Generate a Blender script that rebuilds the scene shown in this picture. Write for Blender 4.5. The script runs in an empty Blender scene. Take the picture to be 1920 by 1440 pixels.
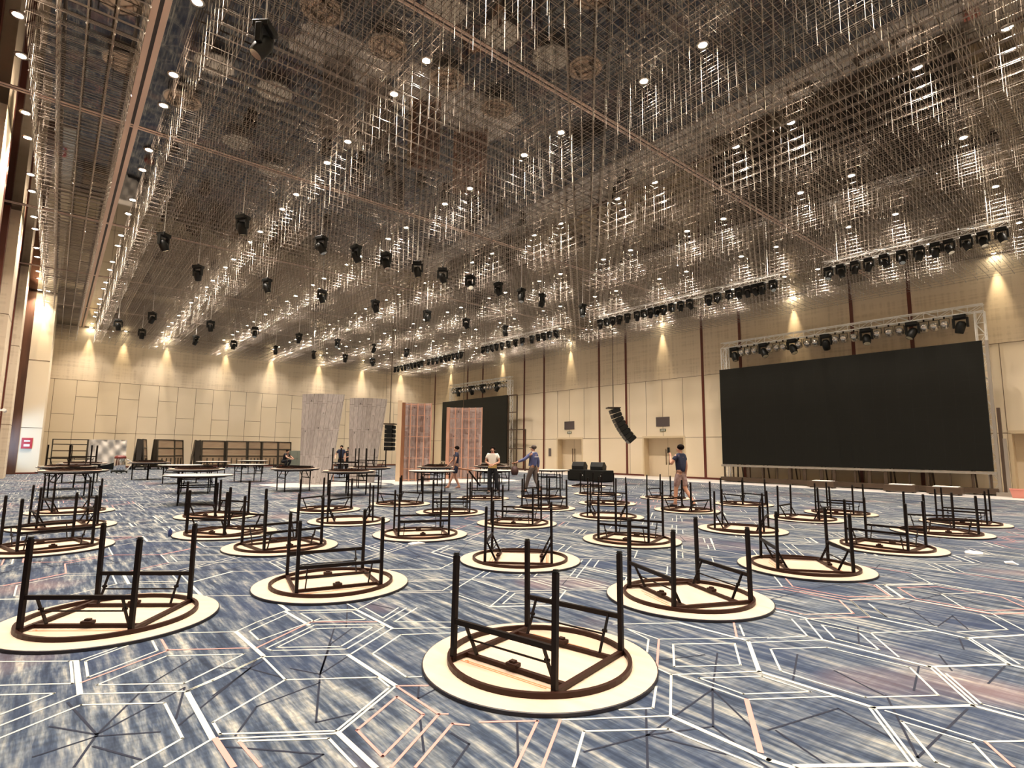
import bpy, bmesh, math, random
from mathutils import Vector, Matrix
PI = math.pi
rnd = random.Random(7)
scn = bpy.context.scene
COL = scn.collection

# ------------------------------------------------------------ camera, exposure, room numbers
XR, YB, H = 29.46, 48.54, 9.87          # right wall, far wall, ceiling height
XL, XREC = -1.58, -2.25                 # pilaster faces and wood recesses of the left wall
YF = -8.0                               # wall behind the camera
cam = bpy.data.cameras.new('camera'); cam_o = bpy.data.objects.new('camera', cam); COL.objects.link(cam_o)
cam.sensor_width = 36.0; cam.lens = 19.244; cam.clip_end = 200
R_ = Vector((0.76769787, -0.64070926, 0.01147272)); F_ = Vector((0.63491597, 0.76293556, 0.12170059)); U_ = Vector((-0.08672764, -0.08614507, 0.99250055))
m = Matrix((R_, U_, -F_)).transposed().to_4x4(); m.translation = Vector((0, 0, 1.5)); cam_o.matrix_world = m
scn.camera = cam_o
scn.view_settings.view_transform = 'Standard'; scn.view_settings.look = 'None'
scn.view_settings.gamma = 1.0; scn.view_settings.exposure = 1.55; scn.view_settings.use_curve_mapping = False
scn.cycles.use_denoising = True; scn.cycles.max_bounces = 6; scn.cycles.diffuse_bounces = 3
scn.cycles.glossy_bounces = 4; scn.cycles.sample_clamp_indirect = 4.0; scn.cycles.caustics_reflective = False
SPOT_W, WASH_W = 330.0, 330.0
world = bpy.data.worlds.new('world'); scn.world = world; world.use_nodes = True
world.node_tree.nodes['Background'].inputs[0].default_value = (1.0, 0.86, 0.7, 1); world.node_tree.nodes['Background'].inputs[1].default_value = 0.05
WARM = (1.0, 0.87, 0.745)
# added cool spot standing in for daylight on the end pier; no door there
dl = bpy.data.lights.new('pier_daylight_standin', 'SPOT'); dl.energy = 110; dl.color = (0.42, 0.68, 1.0); dl.spot_size = math.radians(72); dl.spot_blend = 0.6; dl.shadow_soft_size = 0.25
dlo = bpy.data.objects.new('pier_daylight_standin', dl); COL.objects.link(dlo); dlo.location = (-2.0, 36.3, 1.6)
dlo.rotation_euler = (Vector((-0.55, 39.0, 1.7)) - Vector(dlo.location)).to_track_quat('-Z', 'Y').to_euler()

# ------------------------------------------------------------ materials
MATS = {}
def mat(name, col, rough=0.6, metal=0.0, emit=0.0, noise=None, bump=0.0, spec=0.5):
    if name in MATS: return MATS[name]
    M = bpy.data.materials.new(name); M.use_nodes = True; nt = M.node_tree; b = nt.nodes['Principled BSDF']
    b.inputs['Base Color'].default_value = (*col, 1); b.inputs['Roughness'].default_value = rough; b.inputs['Metallic'].default_value = metal
    b.inputs['Specular IOR Level'].default_value = spec
    if emit:
        b.inputs['Emission Color'].default_value = (*col, 1); b.inputs['Emission Strength'].default_value = emit
    if noise:   # (scale vector, second colour, detail)
        tc = nt.nodes.new('ShaderNodeTexCoord'); mp = nt.nodes.new('ShaderNodeMapping'); nz = nt.nodes.new('ShaderNodeTexNoise'); cr = nt.nodes.new('ShaderNodeValToRGB')
        mp.inputs['Scale'].default_value = noise[0]; nz.inputs['Scale'].default_value = 1.0; nz.inputs['Detail'].default_value = noise[2]
        nt.links.new(tc.outputs['Object'], mp.inputs[0]); nt.links.new(mp.outputs[0], nz.inputs['Vector']); nt.links.new(nz.outputs['Fac'], cr.inputs[0])
        cr.color_ramp.elements[0].position = 0.32; cr.color_ramp.elements[1].position = 0.68
        cr.color_ramp.elements[0].color = (*col, 1); cr.color_ramp.elements[1].color = (*noise[1], 1)
        nt.links.new(cr.outputs[0], b.inputs['Base Color'])
        if bump:
            bp = nt.nodes.new('ShaderNodeBump'); bp.inputs['Strength'].default_value = bump; nt.links.new(nz.outputs['Fac'], bp.inputs['Height']); nt.links.new(bp.outputs[0], b.inputs['Normal'])
    MATS[name] = M; return M

def carpet():
    M = bpy.data.materials.new('carpet'); M.use_nodes = True; nt = M.node_tree; N = nt.nodes; b = N['Principled BSDF']; Lk = nt.links
    b.inputs['Roughness'].default_value = 0.85; b.inputs['Specular IOR Level'].default_value = 0.25
    tc = N.new('ShaderNodeTexCoord')
    def nz(scale, det, rough=0.55, rot=0.0):
        mp = N.new('ShaderNodeMapping'); mp.inputs['Scale'].default_value = scale; mp.inputs['Rotation'].default_value = (0, 0, rot)
        n = N.new('ShaderNodeTexNoise'); n.inputs['Scale'].default_value = 1; n.inputs['Detail'].default_value = det; n.inputs['Roughness'].default_value = rough
        Lk.new(tc.outputs['Object'], mp.inputs[0]); Lk.new(mp.outputs[0], n.inputs['Vector']); return n.outputs['Fac']
    def ramp(src, stops):
        r = N.new('ShaderNodeValToRGB'); e = r.color_ramp.elements
        while len(e) < len(stops): e.new(0.5)
        for k, (p, c) in enumerate(stops): e[k].position = p; e[k].color = (*c, 1)
        Lk.new(src, r.inputs[0]); return r.outputs[0]
    def mix(f, a, c, mode='MIX'):
        x = N.new('ShaderNodeMix'); x.data_type = 'RGBA'; x.blend_type = mode
        if isinstance(f, float): x.inputs[0].default_value = f
        else: Lk.new(f, x.inputs[0])
        for s_, v in ((6, a), (7, c)):
            if isinstance(v, tuple): x.inputs[s_].default_value = (*v, 1)
            else: Lk.new(v, x.inputs[s_])
        return x.outputs[2]
    streak = ramp(nz((13, 1.3, 1), 4, 0.62), [(0.33, CA), (0.46, CB), (0.56, CC), (0.68, CD)])
    cross = ramp(nz((1.6, 26, 1), 3), [(0.35, (0.25, 0.25, 0.25)), (0.65, (0.75, 0.75, 0.75))])
    base = mix(0.30, streak, cross, 'OVERLAY')
    fine = ramp(nz((60, 14, 1), 2), [(0.3, (0.3, 0.3, 0.3)), (0.7, (0.7, 0.7, 0.7))])
    base = mix(0.5, base, fine, 'OVERLAY')
    big = ramp(nz((0.8, 0.55, 1), 3), [(0.45, (0, 0, 0)), (0.66, (1, 1, 1))])
    base = mix(big, base, mix(0.65, base, CBLUE), 'MIX')
    pk = ramp(nz((0.55, 0.5, 1), 2, 0.5, 0.4), [(0.60, (0, 0, 0)), (0.74, (0.55, 0.55, 0.55))])
    base = mix(pk, base, CPINK, 'MIX')
    Lk.new(base, b.inputs['Base Color'])
    return M
CA, CB, CC, CD = (0.012, 0.019, 0.036), (0.032, 0.046, 0.072), (0.11, 0.125, 0.14), (0.29, 0.285, 0.245)
CBLUE, CPINK = (0.016, 0.028, 0.065), (0.23, 0.145, 0.13)

def planks(name, c1, c2, cm):
    M = bpy.data.materials.new(name); M.use_nodes = True; nt = M.node_tree; N = nt.nodes; b = N['Principled BSDF']; Lk = nt.links
    b.inputs['Roughness'].default_value = 0.7
    uv = N.new('ShaderNodeUVMap'); mp = N.new('ShaderNodeMapping'); mp.inputs['Rotation'].default_value = (0, 0, PI/2)
    br = N.new('ShaderNodeTexBrick'); br.inputs['Color1'].default_value = (*c1, 1); br.inputs['Color2'].default_value = (*c2, 1); br.inputs['Mortar'].default_value = (*cm, 1)
    br.inputs['Scale'].default_value = 1; br.inputs['Mortar Size'].default_value = 0.006; br.inputs['Brick Width'].default_value = 1.15; br.inputs['Row Height'].default_value = 0.21; br.offset = 0.08
    nz = N.new('ShaderNodeTexNoise'); nz.inputs['Scale'].default_value = 5; nz.inputs['Detail'].default_value = 5
    mp2 = N.new('ShaderNodeMapping'); mp2.inputs['Scale'].default_value = (6, 0.8, 1)
    vo = N.new('ShaderNodeTexVoronoi'); vo.inputs['Scale'].default_value = 2.6
    rp = N.new('ShaderNodeValToRGB'); rp.color_ramp.elements[0].position = 0.05; rp.color_ramp.elements[0].color = (0.05, 0.05, 0.05, 1); rp.color_ramp.elements[1].position = 0.13; rp.color_ramp.elements[1].color = (1, 1, 1, 1)
    mx = N.new('ShaderNodeMix'); mx.data_type = 'RGBA'; mx.blend_type = 'OVERLAY'; mx.inputs[0].default_value = 0.6
    m2 = N.new('ShaderNodeMix'); m2.data_type = 'RGBA'; m2.blend_type = 'MULTIPLY'; m2.inputs[0].default_value = 0.7
    Lk.new(uv.outputs[0], mp.inputs[0]); Lk.new(mp.outputs[0], br.inputs['Vector']); Lk.new(uv.outputs[0], mp2.inputs[0]); Lk.new(mp2.outputs[0], nz.inputs['Vector']); Lk.new(uv.outputs[0], vo.inputs['Vector'])
    Lk.new(br.outputs['Color'], mx.inputs[6]); Lk.new(nz.outputs['Fac'], mx.inputs[7]); Lk.new(vo.outputs['Distance'], rp.inputs[0])
    Lk.new(mx.outputs[2], m2.inputs[6]); Lk.new(rp.outputs[0], m2.inputs[7]); Lk.new(m2.outputs[2], b.inputs['Base Color'])
    return M

def wallpaper(name, c1, c2, zband=0.0):
    M = bpy.data.materials.new(name); M.use_nodes = True; nt = M.node_tree; N = nt.nodes; b = N['Principled BSDF']; Lk = nt.links
    b.inputs['Roughness'].default_value = 0.75; b.inputs['Specular IOR Level'].default_value = 0.25
    tc = N.new('ShaderNodeTexCoord')
    def nz(s, d):
        mp = N.new('ShaderNodeMapping'); mp.inputs['Scale'].default_value = s; n = N.new('ShaderNodeTexNoise'); n.inputs['Scale'].default_value = 1; n.inputs['Detail'].default_value = d
        Lk.new(tc.outputs['Object'], mp.inputs[0]); Lk.new(mp.outputs[0], n.inputs['Vector']); return n.outputs['Fac']
    a = nz((0.4, 0.4, 9), 3); c = nz((7, 7, 0.25), 2)
    mt = N.new('ShaderNodeMath'); mt.operation = 'ADD'; Lk.new(a, mt.inputs[0]); Lk.new(c, mt.inputs[1])
    r = N.new('ShaderNodeValToRGB'); r.color_ramp.elements[0].position = 0.75; r.color_ramp.elements[1].position = 1.25
    r.color_ramp.elements[0].color = (*c1, 1); r.color_ramp.elements[1].color = (*c2, 1)
    mh = N.new('ShaderNodeMath'); mh.operation = 'MULTIPLY'; mh.inputs[1].default_value = 1.0; Lk.new(mt.outputs[0], mh.inputs[0]); Lk.new(mh.outputs[0], r.inputs[0]); Lk.new(r.outputs[0], b.inputs['Base Color'])
    return M

m_carpet = carpet()
m_cream = mat('carpet_cream_line', (0.43, 0.43, 0.375), 0.9); m_pinkl = mat('carpet_pink_line', (0.44, 0.22, 0.19), 0.9); m_darkl = mat('carpet_navy_line', (0.006, 0.009, 0.022), 0.95)
m_film = mat('floor_film', (0.42, 0.39, 0.36), 0.55, noise=((1.2, 0.5, 1), (0.58, 0.54, 0.50), 4))
m_wall = wallpaper('wall_fabric', (0.66, 0.545, 0.39), (0.77, 0.65, 0.48)); m_joint = mat('wall_joint', (0.18, 0.12, 0.07), 0.8)
m_wpanel = mat('wall_panel', (0.78, 0.66, 0.47), 0.7, noise=((0.3, 0.3, 0.4), (0.82, 0.70, 0.52), 2))
m_redtrim = mat('mahogany_trim', (0.12, 0.025, 0.012), 0.4); m_wood = mat('walnut_recess', (0.07, 0.028, 0.013), 0.5, noise=((3, 3, 0.4), (0.17, 0.07, 0.03), 4))
m_mirror = mat('bronze_mirror', (0.020, 0.016, 0.013), 0.03); m_mirror.node_tree.nodes['Principled BSDF'].inputs['IOR'].default_value = 1.9; m_mirror.node_tree.nodes['Principled BSDF'].inputs['Specular Tint'].default_value = (1.0, 0.86, 0.74, 1); m_cjoint = mat('ceiling_joint', (0.72, 0.54, 0.43), 0.5); m_cdark = mat('ceiling_gap', (0.03, 0.02, 0.018), 0.6)
m_rod = mat('steel_rod', (0.27, 0.225, 0.185), 0.32, 0.35); m_string = mat('crystal_string', (0.60, 0.53, 0.46), 0.3, 0.3); m_bead = mat('crystal_bead', (0.9, 0.88, 0.85), 0.08, 0.6)
m_lens = mat('lamp_lens', (1.0, 0.86, 0.62), 0.4, emit=60.0); m_ring = mat('lamp_ring', (0.5, 0.45, 0.4), 0.3, 0.8)
m_ply = mat('plywood', (0.50, 0.37, 0.265), 0.55, noise=((9, 1.2, 2), (0.56, 0.425, 0.315), 4)); m_lam = mat('white_laminate', (0.52, 0.48, 0.42), 0.4)
m_edge = mat('black_edge_band', (0.012, 0.010, 0.014), 0.5); m_steel = mat('black_steel', (0.006, 0.0035, 0.003), 0.45, 0.0, spec=0.16); m_rail = mat('brown_steel', (0.022, 0.0075, 0.004), 0.45, 0.0, spec=0.2)
m_stain = mat('rust_mark', (0.50, 0.16, 0.05), 0.7)
m_black = mat('black_plastic', (0.007, 0.0075, 0.0065), 0.45, spec=0.35); m_led = mat('led_surface', (0.008, 0.0082, 0.006), 0.5, spec=0.25); m_alu = mat('truss_aluminium', (0.92, 0.90, 0.86), 0.4, 0.0)
m_glass = mat('lamp_glass', (0.55, 0.55, 0.50), 0.08, 0.8); m_scaf = mat('scaffold_steel', (0.085, 0.055, 0.035), 0.5, 0.2); m_scafg = mat('grey_scaffold', (0.35, 0.31, 0.26), 0.5, 0.3)
m_door = mat('door_leaf', (0.70, 0.58, 0.41), 0.6); m_jamb = mat('door_jamb', (0.66, 0.53, 0.34), 0.6); m_bronze = mat('bronze_handle', (0.16, 0.09, 0.05), 0.35, 0.6)
m_plate = mat('grey_plate', (0.11, 0.085, 0.08), 0.6); m_red = mat('red_enamel', (0.45, 0.015, 0.02), 0.4); m_white = mat('white_paint', (0.8, 0.78, 0.74), 0.5)
m_pg = planks('grey_planks', (0.36, 0.32, 0.295), (0.46, 0.415, 0.385), (0.15, 0.12, 0.10)); m_pp = planks('rosy_planks', (0.33, 0.24, 0.215), (0.50, 0.42, 0.40), (0.20, 0.11, 0.09))
m_stud = mat('pine_stud', (0.52, 0.27, 0.18), 0.7, noise=((4, 4, 1), (0.62, 0.36, 0.26), 3)); m_bark = mat('dark_stud', (0.20, 0.08, 0.035), 0.7, noise=((5, 5, 0.7), (0.30, 0.13, 0.06), 4)); m_pale = mat('pale_side', (0.72, 0.56, 0.38), 0.7)
m_skin = mat('skin', (0.50, 0.27, 0.18), 0.6); m_hair = mat('hair', (0.008, 0.005, 0.004), 0.9, spec=0.08)
m_cart = mat('cart_frame', (0.045, 0.035, 0.022), 0.5, 0.2); m_cartd = mat('cart_deck', (0.27, 0.18, 0.11), 0.6, noise=((1, 1, 6), (0.35, 0.25, 0.15), 2)); m_sheet = mat('dust_sheet', (0.66, 0.60, 0.52), 0.8)
m_chrome = mat('chrome', (0.75, 0.75, 0.78), 0.15, 1.0)

# ------------------------------------------------------------ mesh helpers
class MB:
    def __init__(s): s.v = []; s.f = []; s.m = []
    def quad(s, pts, mi=0):
        n = len(s.v); s.v += [tuple(p) for p in pts]; s.f.append(tuple(range(n, n+len(pts)))); s.m.append(mi)
    def box(s, a, b, mi=0):
        x0, y0, z0 = a; x1, y1, z1 = b; n = len(s.v)
        s.v += [(x0, y0, z0), (x1, y0, z0), (x1, y1, z0), (x0, y1, z0), (x0, y0, z1), (x1, y0, z1), (x1, y1, z1), (x0, y1, z1)]
        for f in ((0, 3, 2, 1), (4, 5, 6, 7), (0, 1, 5, 4), (1, 2, 6, 5), (2, 3, 7, 6), (3, 0, 4, 7)): s.f.append(tuple(n+i for i in f)); s.m.append(mi)
    def bar(s, p, q, w, h=None, mi=0, up=(0, 0, 1)):     # rectangular bar between two points
        h = h or w; p = Vector(p); q = Vector(q); d = (q-p).normalized(); u = Vector(up)
        if abs(d.dot(u)) > 0.97: u = Vector((1, 0, 0))
        x = d.cross(u).normalized()*(w/2); y = x.cross(d).normalized()*(h/2); n = len(s.v)
        for c in (p, q): s.v += [tuple(c-x-y), tuple(c+x-y), tuple(c+x+y), tuple(c-x+y)]
        for f in ((0, 1, 2, 3), (7, 6, 5, 4), (0, 4, 5, 1), (1, 5, 6, 2), (2, 6, 7, 3), (3, 7, 4, 0)): s.f.append(tuple(n+i for i in f)); s.m.append(mi)
    def tube(s, p, q, r, n=8, mi=0, r2=None):
        p = Vector(p); q = Vector(q); d = (q-p).normalized(); u = Vector((0, 0, 1)) if abs(d.z) < .9 else Vector((1, 0, 0)); x = d.cross(u).normalized(); y = x.cross(d); k = len(s.v); r2 = r if r2 is None else r2
        for c, rr in ((p, r), (q, r2)):
            for i in range(n): a = 2*PI*i/n; s.v.append(tuple(c+x*rr*math.cos(a)+y*rr*math.sin(a)))
        for i in range(n): j = (i+1) % n; s.f.append((k+i, k+j, k+n+j, k+n+i)); s.m.append(mi)
        s.f.append(tuple(k+i for i in reversed(range(n)))); s.m.append(mi); s.f.append(tuple(k+n+i for i in range(n))); s.m.append(mi)
    def lathe(s, prof, n=24, c=(0, 0, 0), mi=0, mis=None):   # prof [(r,z)]
        k = len(s.v)
        for r, z in prof:
            for i in range(n): a = 2*PI*i/n; s.v.append((c[0]+r*math.cos(a), c[1]+r*math.sin(a), c[2]+z))
        for j in range(len(prof)-1):
            for i in range(n): i2 = (i+1) % n; s.f.append((k+j*n+i, k+j*n+i2, k+(j+1)*n+i2, k+(j+1)*n+i)); s.m.append(mis[j] if mis else mi)
    def build(s, name, mats, parent=None, smooth=False, loc=None, bevel=0):
        me = bpy.data.meshes.new(name); me.from_pydata(s.v, [], s.f); me.update()
        mats = mats if isinstance(mats, (list, tuple)) else [mats]
        for mm in mats: me.materials.append(mm)
        if len(mats) > 1: me.polygons.foreach_set('material_index', s.m)
        if smooth: me.polygons.foreach_set('use_smooth', [True]*len(s.f))
        o = bpy.data.objects.new(name, me); COL.objects.link(o)
        if parent is not None: o.parent = parent
        if loc: o.location = loc
        if bevel:
            bv = o.modifiers.new('bevel', 'BEVEL'); bv.width = bevel; bv.segments = 2; bv.limit_method = 'ANGLE'
        return o

def tag(o, label, cat, group=None, kind=None):
    o['label'] = label; o['category'] = cat
    if group: o['group'] = group
    if kind: o['kind'] = kind
    return o
def empty(name, loc, rz=0.0, label=None, cat=None, group=None):
    o = bpy.data.objects.new(name, None); COL.objects.link(o); o.location = loc; o.rotation_euler = (0, 0, rz); o.empty_display_size = 0.2
    if label: tag(o, label, cat, group)
    return o
def struct(o): o['kind'] = 'structure'; return o
def copy_tree(o, parent=None):
    c = o.copy(); COL.objects.link(c)
    if parent is not None: c.parent = parent
    for ch in list(o.children): copy_tree(ch, c)
    return c
ORD = ['zeroth', 'first', 'second', 'third', 'fourth', 'fifth', 'sixth', 'seventh', 'eighth', 'ninth', 'tenth', 'eleventh', 'twelfth', 'thirteenth', 'fourteenth', 'fifteenth', 'sixteenth', 'seventeenth', 'eighteenth', 'nineteenth', 'twentieth']
def nth(k):
    if k <= 20: return ORD[k]
    T = {20: 'twenty', 30: 'thirty', 40: 'forty', 50: 'fifty', 60: 'sixty'}
    d, u = k//10*10, k % 10
    return T[d]+'-'+ORD[u] if u else {20: 'twentieth', 30: 'thirtieth', 40: 'fortieth', 50: 'fiftieth', 60: 'sixtieth'}[d]
# ------------------------------------------------------------ floor with woven line pattern
fl = MB()
XFILM = 26.0
fl.box((XREC-0.3, YF, -0.12), (XFILM, YB, 0.0), 0)
fl.box((XFILM, YF, -0.12), (XR+1.2, YB, 0.001), 1)
def strip(p, q, w, mi, z):
    d = Vector((q[0]-p[0], q[1]-p[1], 0))
    if d.length < 0.02: return
    d.normalize(); n = Vector((-d.y, d.x, 0))*w/2; e = d*w*0.35
    P = Vector((p[0], p[1], z))-e; Q = Vector((q[0], q[1], z))+e
    fl.quad([P-n, Q-n, Q+n, P+n], mi)
KIND = {'n': (0.016, 2, .0022), 't': (0.032, 2, .0024), 'p': (0.017, 3, .0026), 'P': (0.030, 3, .0028), 'd': (0.013, 4, .0018)}
def poly(kind, pts):
    w, mi, z = KIND[kind]
    for a, b in zip(pts, pts[1:]): strip(a, b, w, mi, z)
PAT=[('n',[(-0.15,5.37),(0.22,5.09),(0.28,5.06),(0.5,5.21)]),('t',[(0.26,5.06),(0.26,4.39)]),('n',[(0.23,5.07),(0.23,4.61),(-0.12,4.85)]),('n',[(0.26,4.39),(0.77,4.04),(1.25,4.32)]),('n',[(0.26,4.39),(-0.09,4.17)]),('n',[(-0.08,4.0),(0.26,4.21),(0.64,3.94),(0.65,3.42),(0.42,3.27)]),('t',[(0.77,4.01),(0.77,3.32)]),('n',[(0.77,3.32),(0.54,3.18)]),('n',[(-0.11,4.67),(0.14,4.5),(-0.09,4.34)]),('n',[(0.57,5.21),(0.31,5.02),(0.31,4.67),(0.73,4.95),(0.73,5.22)]),('p',[(0.27,4.59),(0.79,4.91),(0.79,5.21)]),('n',[(0.35,4.49),(0.77,4.79),(1.21,4.49),(0.78,4.18),(0.35,4.49)]),('p',[(0.79,4.92),(1.27,4.6)]),('n',[(0.93,5.3),(1.29,5.06),(1.49,5.22),(1.79,5.41)]),('t',[(1.29,5.06),(1.31,4.37)]),('n',[(1.3,4.35),(0.93,4.11),(0.77,4.04)]),('n',[(1.3,4.35),(1.82,4.01),(2.33,4.35)]),('n',[(1.3,4.35),(1.3,3.84),(1.79,3.51)]),('n',[(1.3,3.84),(0.81,3.51),(0.81,3.34)]),('n',[(0.81,3.35),(1.3,3.0),(1.78,3.32),(1.79,3.51)]),('t',[(1.8,4.0),(1.82,3.31)]),('n',[(0.79,3.3),(1.3,2.97),(1.82,3.31)]),('n',[(0.87,3.21),(1.24,2.95),(1.24,2.62)]),('t',[(1.3,2.98),(1.31,2.56)]),('P',[(0.78,3.31),(0.79,2.98)]),('p',[(0.87,3.2),(0.89,2.9)]),('p',[(1.39,2.94),(1.75,3.17),(1.76,2.87),(1.38,2.62),(1.39,2.94)]),('p',[(1.82,3.31),(1.83,2.82),(1.37,2.51)]),('p',[(1.83,2.82),(1.87,2.79)]),('p',[(1.46,2.44),(1.83,2.68),(1.89,2.61)]),('p',[(1.82,3.31),(1.98,3.19)]),('n',[(2.66,3.96),(2.32,4.17),(1.95,3.92),(1.94,3.39),(2.02,3.34)]),('t',[(2.33,5.04),(2.34,4.35)]),('n',[(2.34,4.35),(2.79,4.03)]),('n',[(1.8,5.42),(2.33,5.04)]),('n',[(1.96,4.99),(1.38,4.73),(1.38,5.01),(1.79,5.31)]),('p',[(1.31,4.56),(1.86,4.94),(2.32,4.6)]),('n',[(1.37,4.51),(1.39,4.44),(1.84,4.13),(2.31,4.44),(2.31,4.52),(1.86,4.84),(1.37,4.51)]),('n',[(1.44,4.48),(1.83,4.74),(2.23,4.49),(1.83,4.21),(1.44,4.48)]),('n',[(1.88,5.26),(2.27,5.02),(2.27,4.72),(1.89,4.95),(1.88,5.26)]),('t',[(1.79,5.39),(1.82,4.87)]),('n',[(2.38,4.58),(2.73,4.82)]),('n',[(2.81,4.76),(2.44,4.51),(2.88,4.15)]),('n',[(2.42,5.04),(2.41,4.67),(2.67,4.87)]),('n',[(3.91,2.8),(4.44,2.41),(4.67,2.27)]),('n',[(3.92,3.15),(3.91,2.8)]),('p',[(3.91,2.8),(3.39,2.45)]),('n',[(3.39,2.45),(3.37,2.32),(3.91,1.97)]),('n',[(3.37,2.32),(2.86,1.98),(2.33,2.34)]),('t',[(2.86,1.98),(2.85,1.41),(2.88,1.29)]),('n',[(2.05,1.97),(2.34,2.17),(2.72,1.9),(2.76,1.4)]),('p',[(2.33,2.34),(1.93,2.06)]),('p',[(1.96,2.6),(2.22,2.41),(1.83,2.14)]),('n',[(3.9,2.66),(4.31,2.37),(3.91,2.11),(3.51,2.39),(3.9,2.66)]),('n',[(3.4,2.28),(3.41,1.81),(3.9,1.48)]),('P',[(3.41,1.81),(2.89,1.47)]),('n',[(3.47,2.17),(3.47,1.86),(3.84,1.61),(3.84,1.92),(3.47,2.17)]),('t',[(4.45,2.33),(3.9,1.97)]),('n',[(3.92,3.28),(4.42,2.94)]),('t',[(4.42,2.94),(4.45,2.33)]),('n',[(3.59,2.68),(3.84,2.85),(3.92,3.15)]),('n',[(3.13,2.27),(2.86,2.1),(2.69,2.21)]),('p',[(4.85,2.67),(4.46,2.43)]),('n',[(4.79,2.58),(4.54,2.41)]),('t',[(3.9,1.97),(3.91,1.28)]),('t',[(3.9,1.28),(4.42,0.91)]),('n',[(3.9,1.27),(3.37,0.92)]),('n',[(3.88,1.29),(3.35,0.94)]),('n',[(4.41,2.13),(4.8,1.87),(4.84,1.34),(4.43,1.08),(4.03,1.36),(4.03,1.88),(4.41,2.13)]),('n',[(5.44,2.29),(4.96,1.96)]),('n',[(4.41,2.31),(4.96,1.96)]),('t',[(4.96,1.96),(4.96,1.25)]),('t',[(4.96,1.25),(5.48,0.9)]),('n',[(4.96,1.25),(4.44,0.92)]),('n',[(4.99,1.23),(4.46,0.9)]),('t',[(4.42,0.91),(4.43,0.65)]),('n',[(3.92,1.22),(3.93,0.77),(4.13,0.62)]),('p',[(3.93,0.77),(3.73,0.63)]),('n',[(3.48,0.83),(3.48,0.88),(3.84,1.12),(3.86,0.81),(3.65,0.68)]),('t',[(2.9,1.3),(3.39,0.93)]),('n',[(5.38,2.13),(5.4,1.84),(5.06,1.59),(5.07,1.91),(5.38,2.13)]),('n',[(5.48,2.27),(5.48,1.78),(6.0,1.45)]),('n',[(5.48,1.78),(5.01,1.45)]),('n',[(5.4,2.32),(6.01,1.94)]),('t',[(6.01,1.94),(5.97,1.23)]),('n',[(5.97,1.23),(5.48,0.9)]),('n',[(5.99,1.21),(5.5,0.89)]),('t',[(5.97,1.23),(6.49,0.93)]),('n',[(6.38,2.03),(6.13,1.85),(6.14,1.47)]),('n',[(6.11,1.32),(6.55,1.06),(6.95,1.31)]),('n',[(4.96,2.08),(5.34,2.37)]),('n',[(4.64,2.26),(4.96,2.08)]),('n',[(5.92,1.09),(5.55,0.85)]),('n',[(4.9,1.14),(4.49,0.88),(4.5,0.68)]),('t',[(5.48,0.9),(5.47,0.79)]),('n',[(6.47,2.77),(6.52,2.45),(6.53,2.31),(7.06,1.96)]),('n',[(6.52,2.29),(5.99,1.94)]),('n',[(7.52,2.37),(8.17,1.95)]),('n',[(7.53,2.36),(7.04,2.05),(6.79,2.22)]),('t',[(7.59,2.29),(7.06,1.96),(7.09,1.26)]),('n',[(8.12,1.46),(7.61,1.76),(7.08,1.45)]),('t',[(8.17,1.95),(8.12,1.18)]),('n',[(6.43,2.36),(6.0,2.09),(5.56,2.39)]),('n',[(6.52,2.12),(6.13,1.85)]),('n',[(7.09,1.26),(7.45,1.03)]),('n',[(7.08,1.25),(6.6,0.94)]),('d',[(0.21,3.44),(0.31,3.74),(0.59,4.28),(0.9,4.62)]),('d',[(0.31,3.74),(0.77,4.11)]),('d',[(0.31,3.74),(0.2,4.3)]),('d',[(0.31,3.74),(0.12,4.0)]),('d',[(0.29,3.61),(0.46,3.32)]),('d',[(0.31,3.72),(0.06,3.67)]),('d',[(0.31,3.72),(0.57,3.57)]),('d',[(1.25,4.32),(1.17,4.18),(0.88,3.87)]),('d',[(1.17,4.18),(1.31,3.86)]),('d',[(1.17,4.18),(0.98,4.35)]),('d',[(1.17,4.18),(1.29,4.28)]),('d',[(0.77,4.11),(0.66,3.68)]),('d',[(1.17,4.18),(0.66,3.59)]),('d',[(1.98,4.7),(1.51,3.79),(1.25,3.16)]),('d',[(1.51,3.79),(1.84,4.02)]),('d',[(1.51,3.79),(1.39,4.01)]),('d',[(1.46,3.66),(1.05,3.56),(0.87,3.28)]),('d',[(1.52,3.81),(1.79,4.31),(2.08,4.57)]),('d',[(1.25,3.16),(1.57,3.11)]),('d',[(0.8,3.2),(1.16,2.82),(1.03,2.78)]),('d',[(1.94,3.23),(1.84,3.07),(2.11,3.15)]),('d',[(1.73,2.86),(1.56,2.53)]),('d',[(1.77,2.6),(1.78,2.45),(1.6,2.33)]),('d',[(2.82,2.12),(2.32,1.74)]),('d',[(2.19,2.03),(2.58,1.93),(3.38,2.02)]),('d',[(2.58,1.93),(2.73,1.57)]),('d',[(3.38,2.02),(2.94,1.76),(2.78,1.38)]),('d',[(3.38,2.02),(4.0,2.34)]),('d',[(3.38,2.02),(3.1,1.62)]),('d',[(3.5,2.54),(3.89,2.38)]),('d',[(2.94,1.76),(2.58,1.93)]),('d',[(2.12,2.47),(1.84,2.13)]),('d',[(3.14,1.55),(3.73,1.41),(3.55,1.04)]),('d',[(3.17,1.52),(3.03,1.21)]),('d',[(4.46,1.95),(3.94,1.76)]),('d',[(4.91,1.3),(4.39,1.2)]),('d',[(4.17,1.29),(3.46,0.95),(4.34,0.92)]),('d',[(4.34,1.65),(4.15,1.29)]),('d',[(6.67,1.81),(6.13,1.47),(6.68,1.47),(6.28,1.28)]),('d',[(5.92,1.27),(5.61,1.18)]),('d',[(5.31,1.27),(5.0,1.13)]),('d',[(5.41,0.91),(4.92,0.92)]),('d',[(5.58,1.91),(5.06,1.73)])]
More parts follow.
